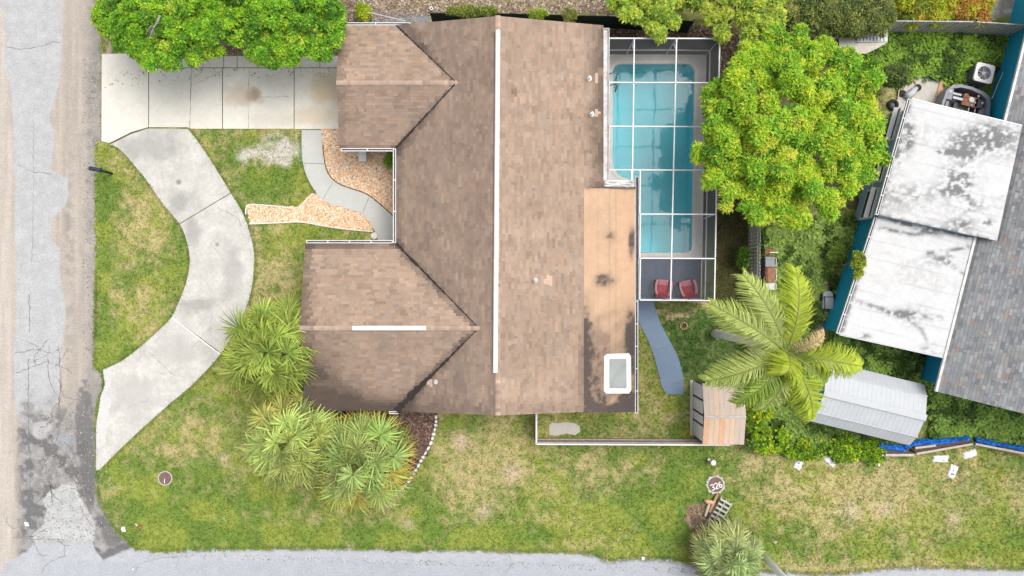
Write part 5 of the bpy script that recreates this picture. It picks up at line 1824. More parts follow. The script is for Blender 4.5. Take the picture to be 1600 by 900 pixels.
tag(MB().tube([st + Vector((-.25, .05, .0)), st + Vector((-.1, .0, .08)), st + Vector((.15, -.05, .08)), st + Vector((.3, -.0, .02))], [.06, .12, .1, .05], 8).build('palm_husk', M['plank_o'], smooth=True), 'orange brown dry palm husk above the pallet', 'husk')

# ------------------------------------------------------------------ grill, cart, blocks in the neighbour's yard
gr = thing('barbecue_grill', 'rusty three part barbecue grill standing by the tall side fence', 'grill', P(1204, 427, 0))
for (y0, y1, mt, nm) in ((401, 417, 'midgrey', 'side_table'), (418, 441, 'rust', 'lid'), (442, 453, 'lightgrey', 'side_table')):
    a, b = P(1197, y0, .95), P(1211, y1, .95)
    w_ = abs(b.x - a.x); l_ = abs(a.y - b.y)
    c = ((a.x + b.x) / 2, (a.y + b.y) / 2)
    mb = MB()
    if nm == 'lid':
        prf = [(-w_ / 2, .7), (-w_ / 2, .9), (-w_ * .3, .98), (w_ * .2, 1.0), (w_ / 2, .92), (w_ / 2, .7)]
        vs = [(c[0] + x, c[1] + e * l_ / 2, z) for e in (-1, 1) for x, z in prf]
        m_ = len(prf); fs = [(i, i + 1, m_ + i + 1, m_ + i) for i in range(m_ - 1)] + [list(range(m_)), list(range(2 * m_ - 1, m_ - 1, -1))]
        mb.add(vs, fs)
    else:
        mb.box((c[0], c[1], .85), (w_, l_ * .96, .06))
    pt = mb.build(nm, M[mt], gr)
    hx = c[0] + w_ / 2
    MB().tube([(hx, c[1] - l_ * .38, .86), (hx + .09, c[1] - l_ * .36, .86), (hx + .09, c[1] + l_ * .36, .86), (hx, c[1] + l_ * .38, .86)], .02, 6).build('handle', M['white'], pt)
a, b = P(1193, 401, .5), P(1212, 441, .5)
MB().box(((a.x + b.x) / 2 - .05, (a.y + b.y) / 2, .42), (abs(b.x - a.x) * .8, abs(a.y - b.y) * .9, .7)).build('cabinet', M['darkgrey'], gr)
for sx_ in (-.2, .2):
    for sy_ in (-.5, .5):
        MB().box(((a.x + b.x) / 2 + sx_ * .9, (a.y + b.y) / 2 + sy_, .04), (.06, .06, .08)).build('foot', M['black'], gr)
bn = thing('rusty_stool', 'dark rusty stool with pale handle just above the grill', 'stool', P(1203, 394, 0))
c = P(1202, 393, .5)
MB().box((c.x, c.y, .48), (.42, .26, .05)).build('seat', M['rust'], bn)
for sx_ in (-.17, .17):
    for sy_ in (-.09, .09):
        MB().box((c.x + sx_, c.y + sy_, .23), (.04, .04, .46)).build('leg', M['darkgrey'], bn)
MB().bar((c.x, c.y - .05, .56), (c.x + .42, c.y - .05, .56), .05, .04).build('handle', M['white'], bn)
ct = thing('wheeled_cart', 'pale grey garden cart with two black wheels near the teal wall', 'cart', P(1294, 468, 0))
c = P(1293.5, 469, .45)
mb = MB(); mb.prism([(c.x + x, c.y + y) for x, y in ((-.24, -.42), (.26, -.44), (.3, 0), (.26, .34), (.12, .46), (-.1, .46), (-.22, .32))], .2, .48)
mb.build('tub', M['lightgrey'], ct, bevel=.04)
MB().box((c.x + .03, c.y - .08, .5), (.38, .5, .03)).build('lid', M['metalroof'], ct)
for sx_ in (-.27, .36):
    MB().tube([(c.x + sx_ - .06, c.y + .14, .2), (c.x + sx_ + .06, c.y + .14, .2)], .2, 18).build('wheel', M['black'], ct)
MB().tube([(c.x - .2, c.y + .2, .53), (c.x - .18, c.y - .3, .55), (c.x - .26, c.y - .75, .45)], .02, 6).build('handle', M['black'], ct)
MB().bar((c.x - .2, c.y + .16, .53), (c.x + .26, c.y + .16, .53), .03, .03).build('strap', M['black'], ct)
for (x, y, ro, lab) in ((1285, 356, .3, 'pale hollow block lying alone in the weeds under the tree'), (1334, 371.5, .25, 'pale hollow block at the top of the teal wall'), (1357, 327, .3, 'pale hollow block nearest the white roof step')):
    c = P(x, y, .2)
    o_ = rounded(c.x, c.y, .34, .24, .02, -ro, 1); i_ = rounded(c.x, c.y, .2, .13, .01, -ro, 1)
    mb = MB(); ring(mb, o_, i_, 0, .2)
    tag(mb.build('concrete_block', M['stone']), lab, 'block', 'hollow blocks in the neighbouring yard')

# ------------------------------------------------------------------ bags, tarp, fallen rails
bags = [(1248, 725, 12, 17, 75, 'white bag with dark opening, leftmost of the row'), (1297, 721, 20, 10, -38, 'white crumpled bag, second from the left in the row'), (1366, 722, 20, 11, -12, 'white bag below the left end of the blue tarp'),
        (1470, 717, 24, 11, 0, 'white printed bag just under the bent fence rail'), (1516, 709.5, 21, 11, 18, 'white bag closest to the right hand tarp'), (1489, 737, 12, 21, -22, 'white bag lying lowest, upright in the open grass')]
for k, (x, y, w_, l_, ro, lab) in enumerate(bags):
    c = P(x, y, .05)
    r_ = random.Random(k + 5)
    nU, nV = 10, 8
    vs, fs = [], []
    cs_, sn_ = math.cos(math.radians(ro)), math.sin(math.radians(ro))
    if abs(ro) == 22 or ro == 75:
        cs_, sn_ = math.cos(math.radians(ro - 60 if ro < 0 else 0)), math.sin(math.radians(ro - 60 if ro < 0 else 0))
        cs_, sn_ = math.cos(math.radians(-22 if ro < 0 else -20)), math.sin(math.radians(-22 if ro < 0 else -20))
    for i in range(nU + 1):
        for j in range(nV + 1):
            u_, v_ = i / nU * 2 - 1, j / nV * 2 - 1
            e = max(0, (1 - abs(u_) ** 4) * (1 - abs(v_) ** 4))
            hx, hy = u_ * w_ * S / 2 * (1 + r_.uniform(-.1, .1)), v_ * l_ * S / 2 * (1 + r_.uniform(-.12, .12))
            z = .015 + .13 * e ** .5 * (0.75 + r_.uniform(-.3, .3))
            vs.append((c.x + hx * cs_ - hy * sn_, c.y + hx * sn_ + hy * cs_, z))
    for i in range(nU):
        for j in range(nV):
            a = i * (nV + 1) + j
            fs.append((a, a + nV + 1, a + nV + 2, a + 1))
    mi_ = [1 if (k in (0, 3, 5) and (f % nV) in (2, 3, 4) and 3 <= f // nV <= 6 and r_.random() < .4) else 0 for f in range(len(fs))]
    o = npmesh('plastic_bag', np.array(vs), fs, [M['plastic'], M['inkgrey']], None, mi=mi_, smooth=True)
    tag(o, lab, 'bag', 'white bags lying along the fence line')
fr2 = thing('fallen_fence', 'bent old wooden fence rails leaning along the blue tarp', 'fence', P(1480, 700, 0))
for pts, w_, z0_, mt in (([(1378, 711), (1428, 711)], .12, .5, 'graywood'), ([(1381, 706.5), (1420, 706)], .3, .3, 'darkwood'), ([(1432, 709), (1524, 693)], .1, .6, 'plank'), ([(1428, 702), (1470, 697), (1515, 691)], .34, .35, 'darkwood'),
                         ([(1430, 700), (1462, 696)], .1, .55, 'plank'), ([(1520, 693), (1603, 709)], .1, .6, 'graywood'), ([(1525, 695), (1603, 711.5)], .1, .3, 'rust')):
    for a, b in zip(pts[:-1], pts[1:]):
        MB().bar(P(*a, z0_), P(*b, z0_), w_, .05).build('rail', M[mt], fr2)
for x, y in ((1380, 708), (1428, 706), (1474, 700), (1522, 693), (1562, 700), (1598, 707)):
    c = P(x, y, .4); MB().box((c.x, c.y, .3), (.09, .09, .6)).build('post', M['darkwood'], fr2)


def tarp(pts, w, label, seed):
    r_ = random.Random(seed)
    pl = catmull(pts, 8)
    nV = 8
    vs, fs = [], []
    for i, p in enumerate(pl):
        q0, q1 = pl[max(0, i - 1)], pl[min(len(pl) - 1, i + 1)]
        d = Vector((q1[0] - q0[0], -(q1[1] - q0[1]), 0)).normalized(); nn = Vector((-d.y, d.x, 0))
        c = P(p[0], p[1], .5)
        ww = w * (0.8 + .4 * r_.random())
        for j in range(nV + 1):
            t = j / nV - .5
            z = .62 - 1.0 * abs(t) ** 1.5 + r_.uniform(-.06, .06)
            q = c + nn * (t * ww) + nn * r_.uniform(-.03, .03)
            vs.append((q.x, q.y, max(.02, z)))
    for i in range(len(pl) - 1):
        for j in range(nV):
            a = i * (nV + 1) + j
            fs.append((a, a + nV + 1, a + nV + 2, a + 1))
    o = npmesh('tarpaulin', np.array(vs), fs, M['tarp'], None, smooth=False)
    return tag(o, label, 'tarp', 'blue tarps over the old fence')


tarp([(1372, 697), (1395, 700), (1415, 702)], .34, 'blue tarp piece left of the white metal shed corner', 1)
tarp([(1415, 700), (1435, 693), (1460, 692), (1485, 690), (1515, 685)], .3, 'blue tarp piece between the metal shed and the fence bend', 2)
tarp([(1524, 687), (1545, 692), (1575, 697), (1604, 702)], .26, 'blue tarp piece running off the right edge', 3)
for (x, y, lab) in ((1271, 696, 'crumpled blue tarp scrap in the vines'), (1322, 703, 'small faded blue scrap half hidden in vines'), (1358, 702, 'small blue scrap nearest the tarp end')):
    p = P(x, y, .4)
    vs, fs = [], []
    r_ = random.Random(x)
    n_ = 6
    sz = .24 if x == 1271 else .14
    for i in range(n_):
        for j in range(n_):
            vs.append((p.x + (i / (n_ - 1) - .5) * sz * 2 + r_.uniform(-.03, .03), p.y + (j / (n_ - 1) - .5) * sz * 1.4 + r_.uniform(-.03, .03), (.5 if x == 1271 else .36) + r_.uniform(-.07, .07)))
    fs = [(i * n_ + j, (i + 1) * n_ + j, (i + 1) * n_ + j + 1, i * n_ + j + 1) for i in range(n_ - 1) for j in range(n_ - 1)]
    tag(npmesh('tarp_scrap', np.array(vs), fs, M['tarp']), lab, 'tarp')

# ------------------------------------------------------------------ utility pole at the lower right
up_ = P(1177, 852, 0)
upole = thing('utility_pole', 'grey utility pole rising past the small palm at the bottom', 'pole', (up_.x, up_.y, 0))
MB().tube([(up_.x, up_.y, 0), (up_.x, up_.y, 4), (up_.x, up_.y, 9)], [.17, .155, .13], 14).build('shaft', M['pole'], upole, smooth=True)
MB().box((up_.x, up_.y, 8.4), (1.8, .1, .12), .6).build('crossarm', M['graywood'], upole)

# ------------------------------------------------------------------ small litter
for (x, y, sz, mt, lab, cat, nm) in ((193, 827, .13, 'plastic', 'white scrap of litter on the dark corner asphalt', 'litter', 'litter'), (1005, 873, .11, 'plastic', 'white scrap of litter at the street edge of the lawn', 'litter', 'litter'),
                            (208, 890, .05, 'plastic', 'tiny white speck on the lower street', 'litter', 'litter'), (1211, 847, .1, 'plank', 'pale scrap in the grass right of the small palm', 'litter', 'litter'),
                            (42, 819, .12, 'whitepaint', 'pale chunk of broken road surface at the crossing', 'rubble', 'road_chunk'), (1303, 5, .25, 'plastic', 'white crumpled sheet in the hedge at the top edge', 'sheet', 'crumpled_sheet'), (1445, 9, .2, 'plastic', 'white scrap caught in the orange shrubs', 'litter', 'litter')):
    p = P(x, y, .03)
    zb = 1.25 if y == 9 else (.4 if y == 5 else 0.012)
    if zb > 1:
        p = P(x, y, 1.3)
    r_ = random.Random(x)
    n_ = 5
    vs = [(p.x + (i / 4 - .5) * sz * 1.6 + r_.uniform(-.3, .3) * sz, p.y + (j / 4 - .5) * sz * 1.6 + r_.uniform(-.3, .3) * sz, zb + (.03 if 0 < i < 4 and 0 < j < 4 else 0) + r_.uniform(0, sz * .35)) for i in range(n_) for j in range(n_)]
    fs = [(i * n_ + j, (i + 1) * n_ + j, (i + 1) * n_ + j + 1, i * n_ + j + 1) for i in range(n_ - 1) for j in range(n_ - 1)]
    tag(npmesh(nm, np.array(vs), fs, M[mt]), lab, cat)
dp = P(219, 823, 0)
db = thing('broken_sprinkler', 'small brown broken thing in the grass near the road corner', 'debris', (dp.x, dp.y, 0))
MB().tube([(dp.x - .1, dp.y + .02, .06), (dp.x + .02, dp.y, .1), (dp.x + .13, dp.y - .03, .05)], [.06, .1, .04], 8).build('body', M['rust'], db)
MB().tube([(dp.x - .1, dp.y + .05, .06), (dp.x - .22, dp.y + .17, .05)], .035, 6).build('arm', M['lightgrey'], db)
MB().tube([(dp.x + .02, dp.y, .06), (dp.x - .02, dp.y - .2, .03)], .03, 6).build('arm', M['darkgrey'], db)
# rock by the garden walk
rk = P(585, 369, 0)
tag(MB().lathe((rk.x, rk.y, 0), [(.15, 0), (.19, .06), (.16, .13), (.08, .17)], 11).build('round_stone', M['stone']), 'round white stone at the corner of walk and house', 'stone')
ldm = [(953, 51), (1008, 53), (1150, 66), (1158, 96)]
for k, (x, y) in enumerate(((1032, 56), (1160, 67))):
    c = P(x, y, .05)
    r_ = random.Random(k)
    pl = [(c.x + (.26 + r_.uniform(-.06, .06)) * math.cos(a), c.y + (.15 + r_.uniform(-.03, .03)) * math.sin(a)) for a in np.linspace(0, 2 * math.pi, 10)[:-1]]
    tag(MB().prism(pl, 0, .1).build('flat_stone', M['pad']), ('pale flat stone in the mulch above the pool cage', 'pale flat stone in the mulch at the upper right of the cage')[k], 'stone')

# ------------------------------------------------------------------ stone border of the palm bed
border = thing('stone_border', 'curved border of whitewashed stones around the palm bed', 'border', P(683, 650, 0))
arc = catmull([(681, 648), (681, 662), (677, 680), (671, 697), (661, 714), (651, 732), (641, 748), (630, 762), (618, 773)], 6)
acc, last = 0, None
rb = random.Random(9)
k = 0
i = 0
dist = [0]
for a, b in zip(arc[:-1], arc[1:]):
    dist.append(dist[-1] + math.hypot(a[0] - b[0], a[1] - b[1]))
d0 = 0
while d0 < dist[-1] - 4:
    ln = rb.uniform(5.5, 9.5)
    m_ = d0 + ln / 2
    x = float(np.interp(m_, dist, [p[0] for p in arc])); y = float(np.interp(m_, dist, [p[1] for p in arc]))
    x2 = float(np.interp(m_ + 1, dist, [p[0] for p in arc])); y2 = float(np.interp(m_ + 1, dist, [p[1] for p in arc]))
    ro = math.atan2(-(y2 - y), x2 - x)
    c = P(x, y, .08)
    w_ = rb.uniform(.13, .2); l_ = ln * S * .9
    pl = [(c.x + (l_ / 2 * math.cos(t) * (1 + rb.uniform(-.1, .12))) * math.cos(ro) - (w_ / 2 * math.sin(t) * (1 + rb.uniform(-.15, .15))) * math.sin(ro),
           c.y + (l_ / 2 * math.cos(t)) * math.sin(ro) + (w_ / 2 * math.sin(t)) * math.cos(ro)) for t in np.linspace(0, 2 * math.pi, 8)[:-1]]
    mb = MB(); mb.prism(pl, 0, rb.uniform(.1, .15)); mb.build('stone', M['stone'], border, bevel=.025)
    d0 += ln
# plastic edging of the orange beds
for pts, lab in (([(384, 335), (386, 322), (400, 320), (430, 322), (465, 325), (480, 310), (489, 303)], 'thin white edging along the top of the orange chip bed'),
                 ([(390, 350), (440, 348), (470, 347), (505, 353), (540, 358), (583, 362)], 'thin white edging along the bottom of the orange chip bed')):
    pl = catmull(pts, 5)
    tag(MB().tube([P(a, b, .06) + Vector((0, 0, .0)) for a, b in pl], .035, 6).build('garden_edging', M['stone']), lab, 'edging')
pl = [p for p in walk_r if 225 < p[1] < 345]
tag(MB().tube([P(a + 1.2, b - .8, .06) for a, b in pl], .022, 6).build('garden_edging', M['darkwood']), 'dark edging between the curved walk and the chip bed', 'edging')
# ------------------------------------------------------------------ vegetation
def norm(v):
    return v / (np.linalg.norm(v, axis=-1, keepdims=True) + 1e-9)


def leaf_quads(C, D, Nn, Ln, Wd, droop):
    """C base points, D directions, Nn leaf normals; returns verts (N,4,3)"""
    side = norm(np.cross(D, Nn))
    Ln = Ln[:, None]; Wd = Wd[:, None]; droop = droop[:, None]
    mid = C + D * Ln * 0.5 + Nn * Ln * 0.06
    tip = C + D * Ln - np.array([0, 0, 1.0]) * droop
    return np.stack([C, mid + side * Wd / 2, tip, mid - side * Wd / 2], 1)


def leaf_object(name, V, col, parent, mat, kind=None):
    N = len(V)
    F = np.arange(N * 4).reshape(N, 4)
    o = npmesh(name, V.reshape(-1, 3), F, mat, parent, fcol=col)
    if kind:
        o['kind'] = kind
    return o


def blob_points(center, radii, nblob, br, npts, r, zmin=-0.25, shell=0.78, clip=None, lobes=None):
    """points on the outside of a cluster of blobs filling an ellipsoid; lobes=(count, radius) groups them into boughs"""
    if lobes:
        L = []
        for _ in range(lobes[0]):                       # spread the boughs apart
            cand = norm(r.normal(size=(24, 3))); cand[:, 2] = np.abs(cand[:, 2]) * 0.9 - 0.12
            cand = cand * np.array(radii) * (r.uniform(0.25, 1.0, (24, 1)) ** 0.5) * 0.86
            if L:
                q = cand * np.array([1, 1, .55])
                dmin = np.linalg.norm(q[:, None] - (np.array(L) * np.array([1, 1, .55]))[None], axis=2).min(1)
                L.append(cand[np.argmax(dmin)])
            else:
                L.append(cand[0])
        L = np.array(L)
        lr = lobes[1] * r.uniform(0.6, 1.35, len(L))
        per = max(3, nblob // len(L))
        off = norm(r.normal(size=(len(L), per, 3))); off[..., 2] = np.abs(off[..., 2]) * .9 - .2
        bc = (L[:, None] + off * lr[:, None, None] * r.uniform(.45, 1.0, (len(L), per, 1))).reshape(-1, 3) + np.array(center)
    else:
        bc = norm(r.normal(size=(nblob * 3, 3)))
        bc = bc[bc[:, 2] > zmin][:nblob]
        bc = bc * (shell * r.uniform(0.35, 1.0, (len(bc), 1)) ** 0.45)
        bc = bc * np.array(radii) + np.array(center)
    rad = br * r.uniform(0.65, 1.25, len(bc))
    if clip is not None:
        k = clip(bc)
        bc, rad = bc[k], rad[k]
    k = r.integers(0, len(bc), npts * 2)
    d = norm(r.normal(size=(npts * 2, 3)))
    d[:, 2] = np.where(d[:, 2] < -0.35, -d[:, 2], d[:, 2])
    p = bc[k] + d * rad[k][:, None] * r.uniform(0.8, 1.05, (npts * 2, 1))
    dist = np.linalg.norm(p[:, None] - bc[None], axis=2)
    inside = (dist < rad[None] * 0.8).sum(1) > 0
    keep = np.nonzero(~inside)[0][:npts]
    return p[keep], d[keep], k[keep], bc, rad


def crown(name, parent, center, radii, nblob, br, nros, nleaf, Ls, Ws, palette, weights, seed, tilt=(0.0, 0.7), kind=None, clip=None, clump_sd=0.14, zmin=-.25, lobes=None):
    r = np.random.default_rng(seed)
    p, d, k, bc, rad = blob_points(center, radii, nblob, br, nros, r, clip=clip, zmin=zmin, lobes=lobes)
    nrm = norm(d * 0.7 + np.array([0, 0, 0.75]))
    n = len(p)
    pal = np.array(palette) * 1.55
    # colour belongs to the shoot: whole clumps of new or old leaves
    cl = r.choice(len(pal), len(bc), p=weights)
    own = r.choice(len(pal), n, p=weights)
    ci = np.where(r.random(n) < 0.6, cl[k], own)
    base = pal[ci] * (1 + clump_sd * r.normal(size=(n, 1)))
    t1 = norm(np.cross(nrm, np.array([0.31, 0.22, 0.93])))
    t2 = np.cross(nrm, t1)
    a = r.uniform(0, 2 * np.pi, (n, nleaf)) * 0.35 + np.linspace(0, 2 * np.pi, nleaf, endpoint=False)[None] + r.uniform(0, 6.28, (n, 1))
    tl = r.uniform(tilt[0], tilt[1], (n, nleaf))
    D = (np.cos(tl) * np.cos(a))[..., None] * t1[:, None] + (np.cos(tl) * np.sin(a))[..., None] * t2[:, None] + np.sin(tl)[..., None] * nrm[:, None]
    D = norm(D).reshape(-1, 3)
    Nn = norm(np.repeat(nrm, nleaf, 0) + 0.35 * r.normal(size=(n * nleaf, 3)))
    Nn = norm(Nn - D * (Nn * D).sum(1, keepdims=True))
    C = np.repeat(p, nleaf, 0) + 0.03 * r.normal(size=(n * nleaf, 3))
    L = r.uniform(Ls[0], Ls[1], n * nleaf); W = L * r.uniform(Ws[0], Ws[1], n * nleaf)
    V = leaf_quads(C, D, Nn, L, W, L * r.uniform(0, .35, n * nleaf))
    col = np.repeat(base, nleaf, 0) * (1 + 0.16 * r.normal(size=(n * nleaf, 1)))
    col = np.clip(col, 0.008, 0.7)
    return leaf_object(name, V, col, parent, M['leaf'], kind), bc


def limbs(parent, base, top, bc, r0, n=9, seed=0):
    r = random.Random(seed)
    mb = MB()
    base = Vector(base); fork = base + (Vector(top) - base) * .45
    mb.tube([base, base + (fork - base) * .5 + Vector((r.uniform(-.1, .1), r.uniform(-.1, .1), 0)), fork], [r0 * 1.15, r0 * .9, r0 * .75], 10)
    idx = r.sample(range(len(bc)), min(n, len(bc)))
    for i in idx:
        t = Vector(bc[i])
        m = fork + (t - fork) * .5 + Vector((r.uniform(-.2, .2), r.uniform(-.2, .2), .2))
        mb.tube([fork, m, t], [r0 * .55, r0 * .32, r0 * .1], 7)
    return mb.build('trunk', M['bark'], parent)


def tree(name, label, cat, crown_px, zc, radii, nblob, br, nros, nleaf, Ls, Ws, palette, weights, seed, r0=.16, group=None, base=None, zmin=-.25, tilt=(0.0, .7), lobes=None):
    c = P(crown_px[0], crown_px[1], zc)
    b = Vector((c.x, c.y, 0)) if base is None else Vector(base)
    t = thing(name, label, cat, b, group)
    cr, bc = crown('crown', t, (c.x, c.y, c.z), radii, nblob, br, nros, nleaf, Ls, Ws, palette, weights, seed, zmin=zmin, tilt=tilt, lobes=lobes)
    limbs(t, b, c, bc, r0, seed=seed)
    return t


LIME = [(0.33, 0.445, 0.03), (0.24, 0.385, 0.03), (0.15, 0.30, 0.03), (0.075, 0.18, 0.02), (0.45, 0.53, 0.06)]
tree('leafy_tree', 'large yellow green tree overhanging the right side of the pool cage', 'tree', (1231, 205), 4.5, (4.45, 4.75, 2.1), 520, .29, 20000, 7, (.08, .24), (.28, .45), LIME, [.30, .31, .22, .05, .12], 5, .2, lobes=(70, .6))
BRIGHT = [(0.165, 0.325, 0.022), (0.24, 0.38, 0.025), (0.10, 0.225, 0.02), (0.05, 0.13, 0.018), (0.34, 0.45, 0.045)]
tl = tree('leafy_tree', 'dense bright green tree with a bare pale branch beside the left road', 'tree', (264, 10), 3.6, (3.6, 3.0, 1.7), 380, .28, 12000, 7, (.075, .19), (.4, .58), BRIGHT, [.36, .24, .26, .08, .06], 6, .18, lobes=(60, .55))
tree('leafy_tree', 'dense bright green tree touching the garage gutter', 'tree', (440, 3), 3.5, (3.5, 3.1, 1.7), 370, .28, 11800, 7, (.075, .19), (.4, .58), BRIGHT, [.36, .23, .26, .09, .06], 7, .18, lobes=(58, .55))
bp_ = [P(250, 25, 4.95), P(246, 33, 5.05), P(240, 44, 5.1), P(233, 60, 5.0)]
M['greytwig'] = mat_surface('grey_twig', (.24, .23, .21), rough=.9)
MB().tube(bp_, [.05, .04, .03, .015], 7).build('bare_branch', M['greytwig'], tl)
MB().tube([P(241, 43, 5.2), P(236, 40, 5.3), P(229, 50, 5.25)], [.03, .025, .012], 6).build('bare_branch', M['greytwig'], tl)
PALE = [(0.34, 0.42, 0.055), (0.25, 0.35, 0.05), (0.15, 0.24, 0.035), (0.44, 0.48, 0.08)]
tree('leafy_shrub', 'pale green shrub at the top edge above the pool cage left end', 'shrub', (1010, 5), 2.6, (1.9, 1.7, 1.0), 90, .2, 2600, 8, (.12, .22), (.35, .55), PALE, [.34, .3, .2, .16], 8, .1, lobes=(16, .4))
tree('leafy_shrub', 'pale green shrub at the top edge right of the dark gap', 'shrub', (1160, 8), 2.8, (2.1, 1.95, 1.1), 110, .2, 3000, 8, (.12, .22), (.35, .55), PALE, [.32, .3, .22, .16], 9, .1, lobes=(18, .42))
tree('leafy_shrub', 'small pale shrub joining the two larger ones at the top', 'shrub', (1085, -18), 2.4, (1.1, .9, .8), 20, .45, 700, 8, (.12, .2), (.35, .55), PALE, [.2, .3, .4, .1], 10, .08)
OLIVE = [(0.115, 0.145, 0.035), (0.165, 0.185, 0.05), (0.07, 0.095, 0.028), (0.22, 0.225, 0.06)]
tree('vine_thicket', 'olive green vine thicket spilling over the grey shed roof', 'vine', (1340, 26), 2.5, (2.25, .95, .55), 60, .36, 3300, 7, (.07, .14), (.5, .75), OLIVE, [.35, .3, .25, .1], 11, .07)
tree('vine_thicket', 'dark olive vine mass left of the grey shed', 'vine', (1262, 24), 2.2, (1.5, 1.0, .6), 40, .4, 2000, 7, (.08, .16), (.5, .75), OLIVE, [.32, .18, .42, .08], 12, .07)
CROTON = [(0.27, 0.30, 0.02), (0.36, 0.26, 0.03), (0.36, 0.17, 0.04), (0.09, 0.13, 0.02), (0.40, 0.38, 0.03)]
for k, (x, y, r_, w_, lab) in enumerate(((1425, 9, .8, [.5, .12, .03, .2, .15], 'leftmost yellow green shrub behind the back fence'), (1468, 12, .85, [.4, .2, .08, .2, .12], 'middle yellow shrub behind the back fence'), (1516, 12, .95, [.22, .28, .22, .2, .08], 'orange tinted shrub behind the back fence'))):
    tree('croton_shrub', lab, 'shrub', (x, y), 1.2, (r_, r_, .55), 16, .3, 420, 9, (.2, .38), (.16, .26), CROTON, w_, 20 + k, .05, group='yellow and orange shrubs behind the fence')
YVINE = [(0.22, 0.33, 0.015), (0.31, 0.36, 0.02), (0.11, 0.21, 0.015), (0.06, 0.12, 0.015)]
for k, (x, y, rx_, ry_, zc_, nr_, lab) in enumerate(((1184, 648, .55, 1.35, 1.5, 900, 'yellow green vine climbing right of the plank shed'), (1205, 688, .8, .45, .9, 420, 'yellow vine clump at the corner below the plank shed'),
                                                  (1255, 703, .9, .35, .55, 420, 'yellow green vine along the fence left part'), (1318, 702, .8, .4, .55, 420, 'yellow green vine along the fence middle part'), (1362, 706, .5, .4, .5, 260, 'yellow green vine next to the blue tarp'))):
    tree('yellow_vine', lab, 'vine', (x, y), zc_ * .6, (rx_ * 1.5, ry_ * 1.7, .22), 60, .12, int(nr_ * .75), 6, (.09, .22), (.45, .65), YVINE, [.3, .13, .35, .22], 30 + k, .04, group='yellow vines along the lower fence')
DARKG = [(0.05, 0.11, 0.012), (0.085, 0.17, 0.012), (0.035, 0.075, 0.012)]
tree('low_shrub', 'dark green shrub between the left palms and the roof', 'shrub', (497, 640), 1.9, (.8, .55, .7), 18, .28, 600, 7, (.1, .18), (.4, .6), DARKG, [.4, .35, .25], 40, .06)
tree('low_shrub', 'small green shrub in the inner corner of the orange bed', 'shrub', (612, 252), .7, (.22, .42, .45), 8, .16, 160, 7, (.08, .14), (.4, .6), [(.1, .2, .02), (.15, .26, .02)], [.5, .5], 41, .03)
tree('low_shrub', 'bright little shrub at the garage gutter end by the rail fence', 'shrub', (567, 19), .9, (.3, .35, .3), 8, .2, 200, 7, (.09, .16), (.4, .6), [(.2, .28, .02), (.3, .36, .02)], [.5, .5], 42, .03)
tree('climbing_hedge', 'low clipped climber on top of the dark mesh fence', 'hedge', (740, 18), 1.65, (1.55, .16, .2), 40, .14, 900, 6, (.06, .12), (.45, .7), [(.13, .17, .03), (.2, .22, .05), (.08, .11, .02)], [.4, .3, .3], 43, .03)
tree('low_shrub', 'small weedy sprig on the mesh fence behind the house', 'shrub', (889, 25), 1.6, (.3, .3, .2), 6, .16, 120, 6, (.08, .14), (.4, .6), [(.12, .16, .03), (.2, .2, .05)], [.5, .5], 44, .03)
tree('low_shrub', 'small light green sprig on the mesh fence above the roof', 'shrub', (840, 21), 1.6, (.45, .18, .18), 8, .14, 140, 6, (.07, .13), (.4, .6), [(.2, .27, .02), (.14, .2, .03)], [.5, .5], 45, .03)
tree('low_shrub', 'dark green plant at the foot of the tall side fence', 'shrub', (1162, 402), .9, (.3, .45, .4), 8, .2, 200, 6, (.09, .16), (.4, .6), DARKG, [.3, .5, .2], 46, .03)
tree('low_shrub', 'feathery grey green shrub on the left edge of the concrete slab', 'shrub', (1398, 122), 1.2, (.75, .6, .6), 18, .26, 700, 7, (.08, .16), (.25, .4), [(.1, .14, .035), (.16, .2, .05), (.06, .09, .03)], [.4, .3, .3], 47, .04)
tree('low_shrub', 'green weedy shrub between weeds and teal wall corner', 'shrub', (1301, 396), .6, (.6, .45, .35), 12, .22, 420, 7, (.08, .15), (.4, .6), [(.08, .13, .02), (.12, .18, .03)], [.5, .5], 48, .03)
tree('low_shrub', 'fresh green climber on the lower flat roof gutter', 'shrub', (1340, 412), 2.4, (.22, .75, .25), 14, .16, 260, 6, (.08, .14), (.4, .6), [(.16, .22, .02), (.24, .26, .03), (.1, .15, .02)], [.4, .3, .3], 49, .03)


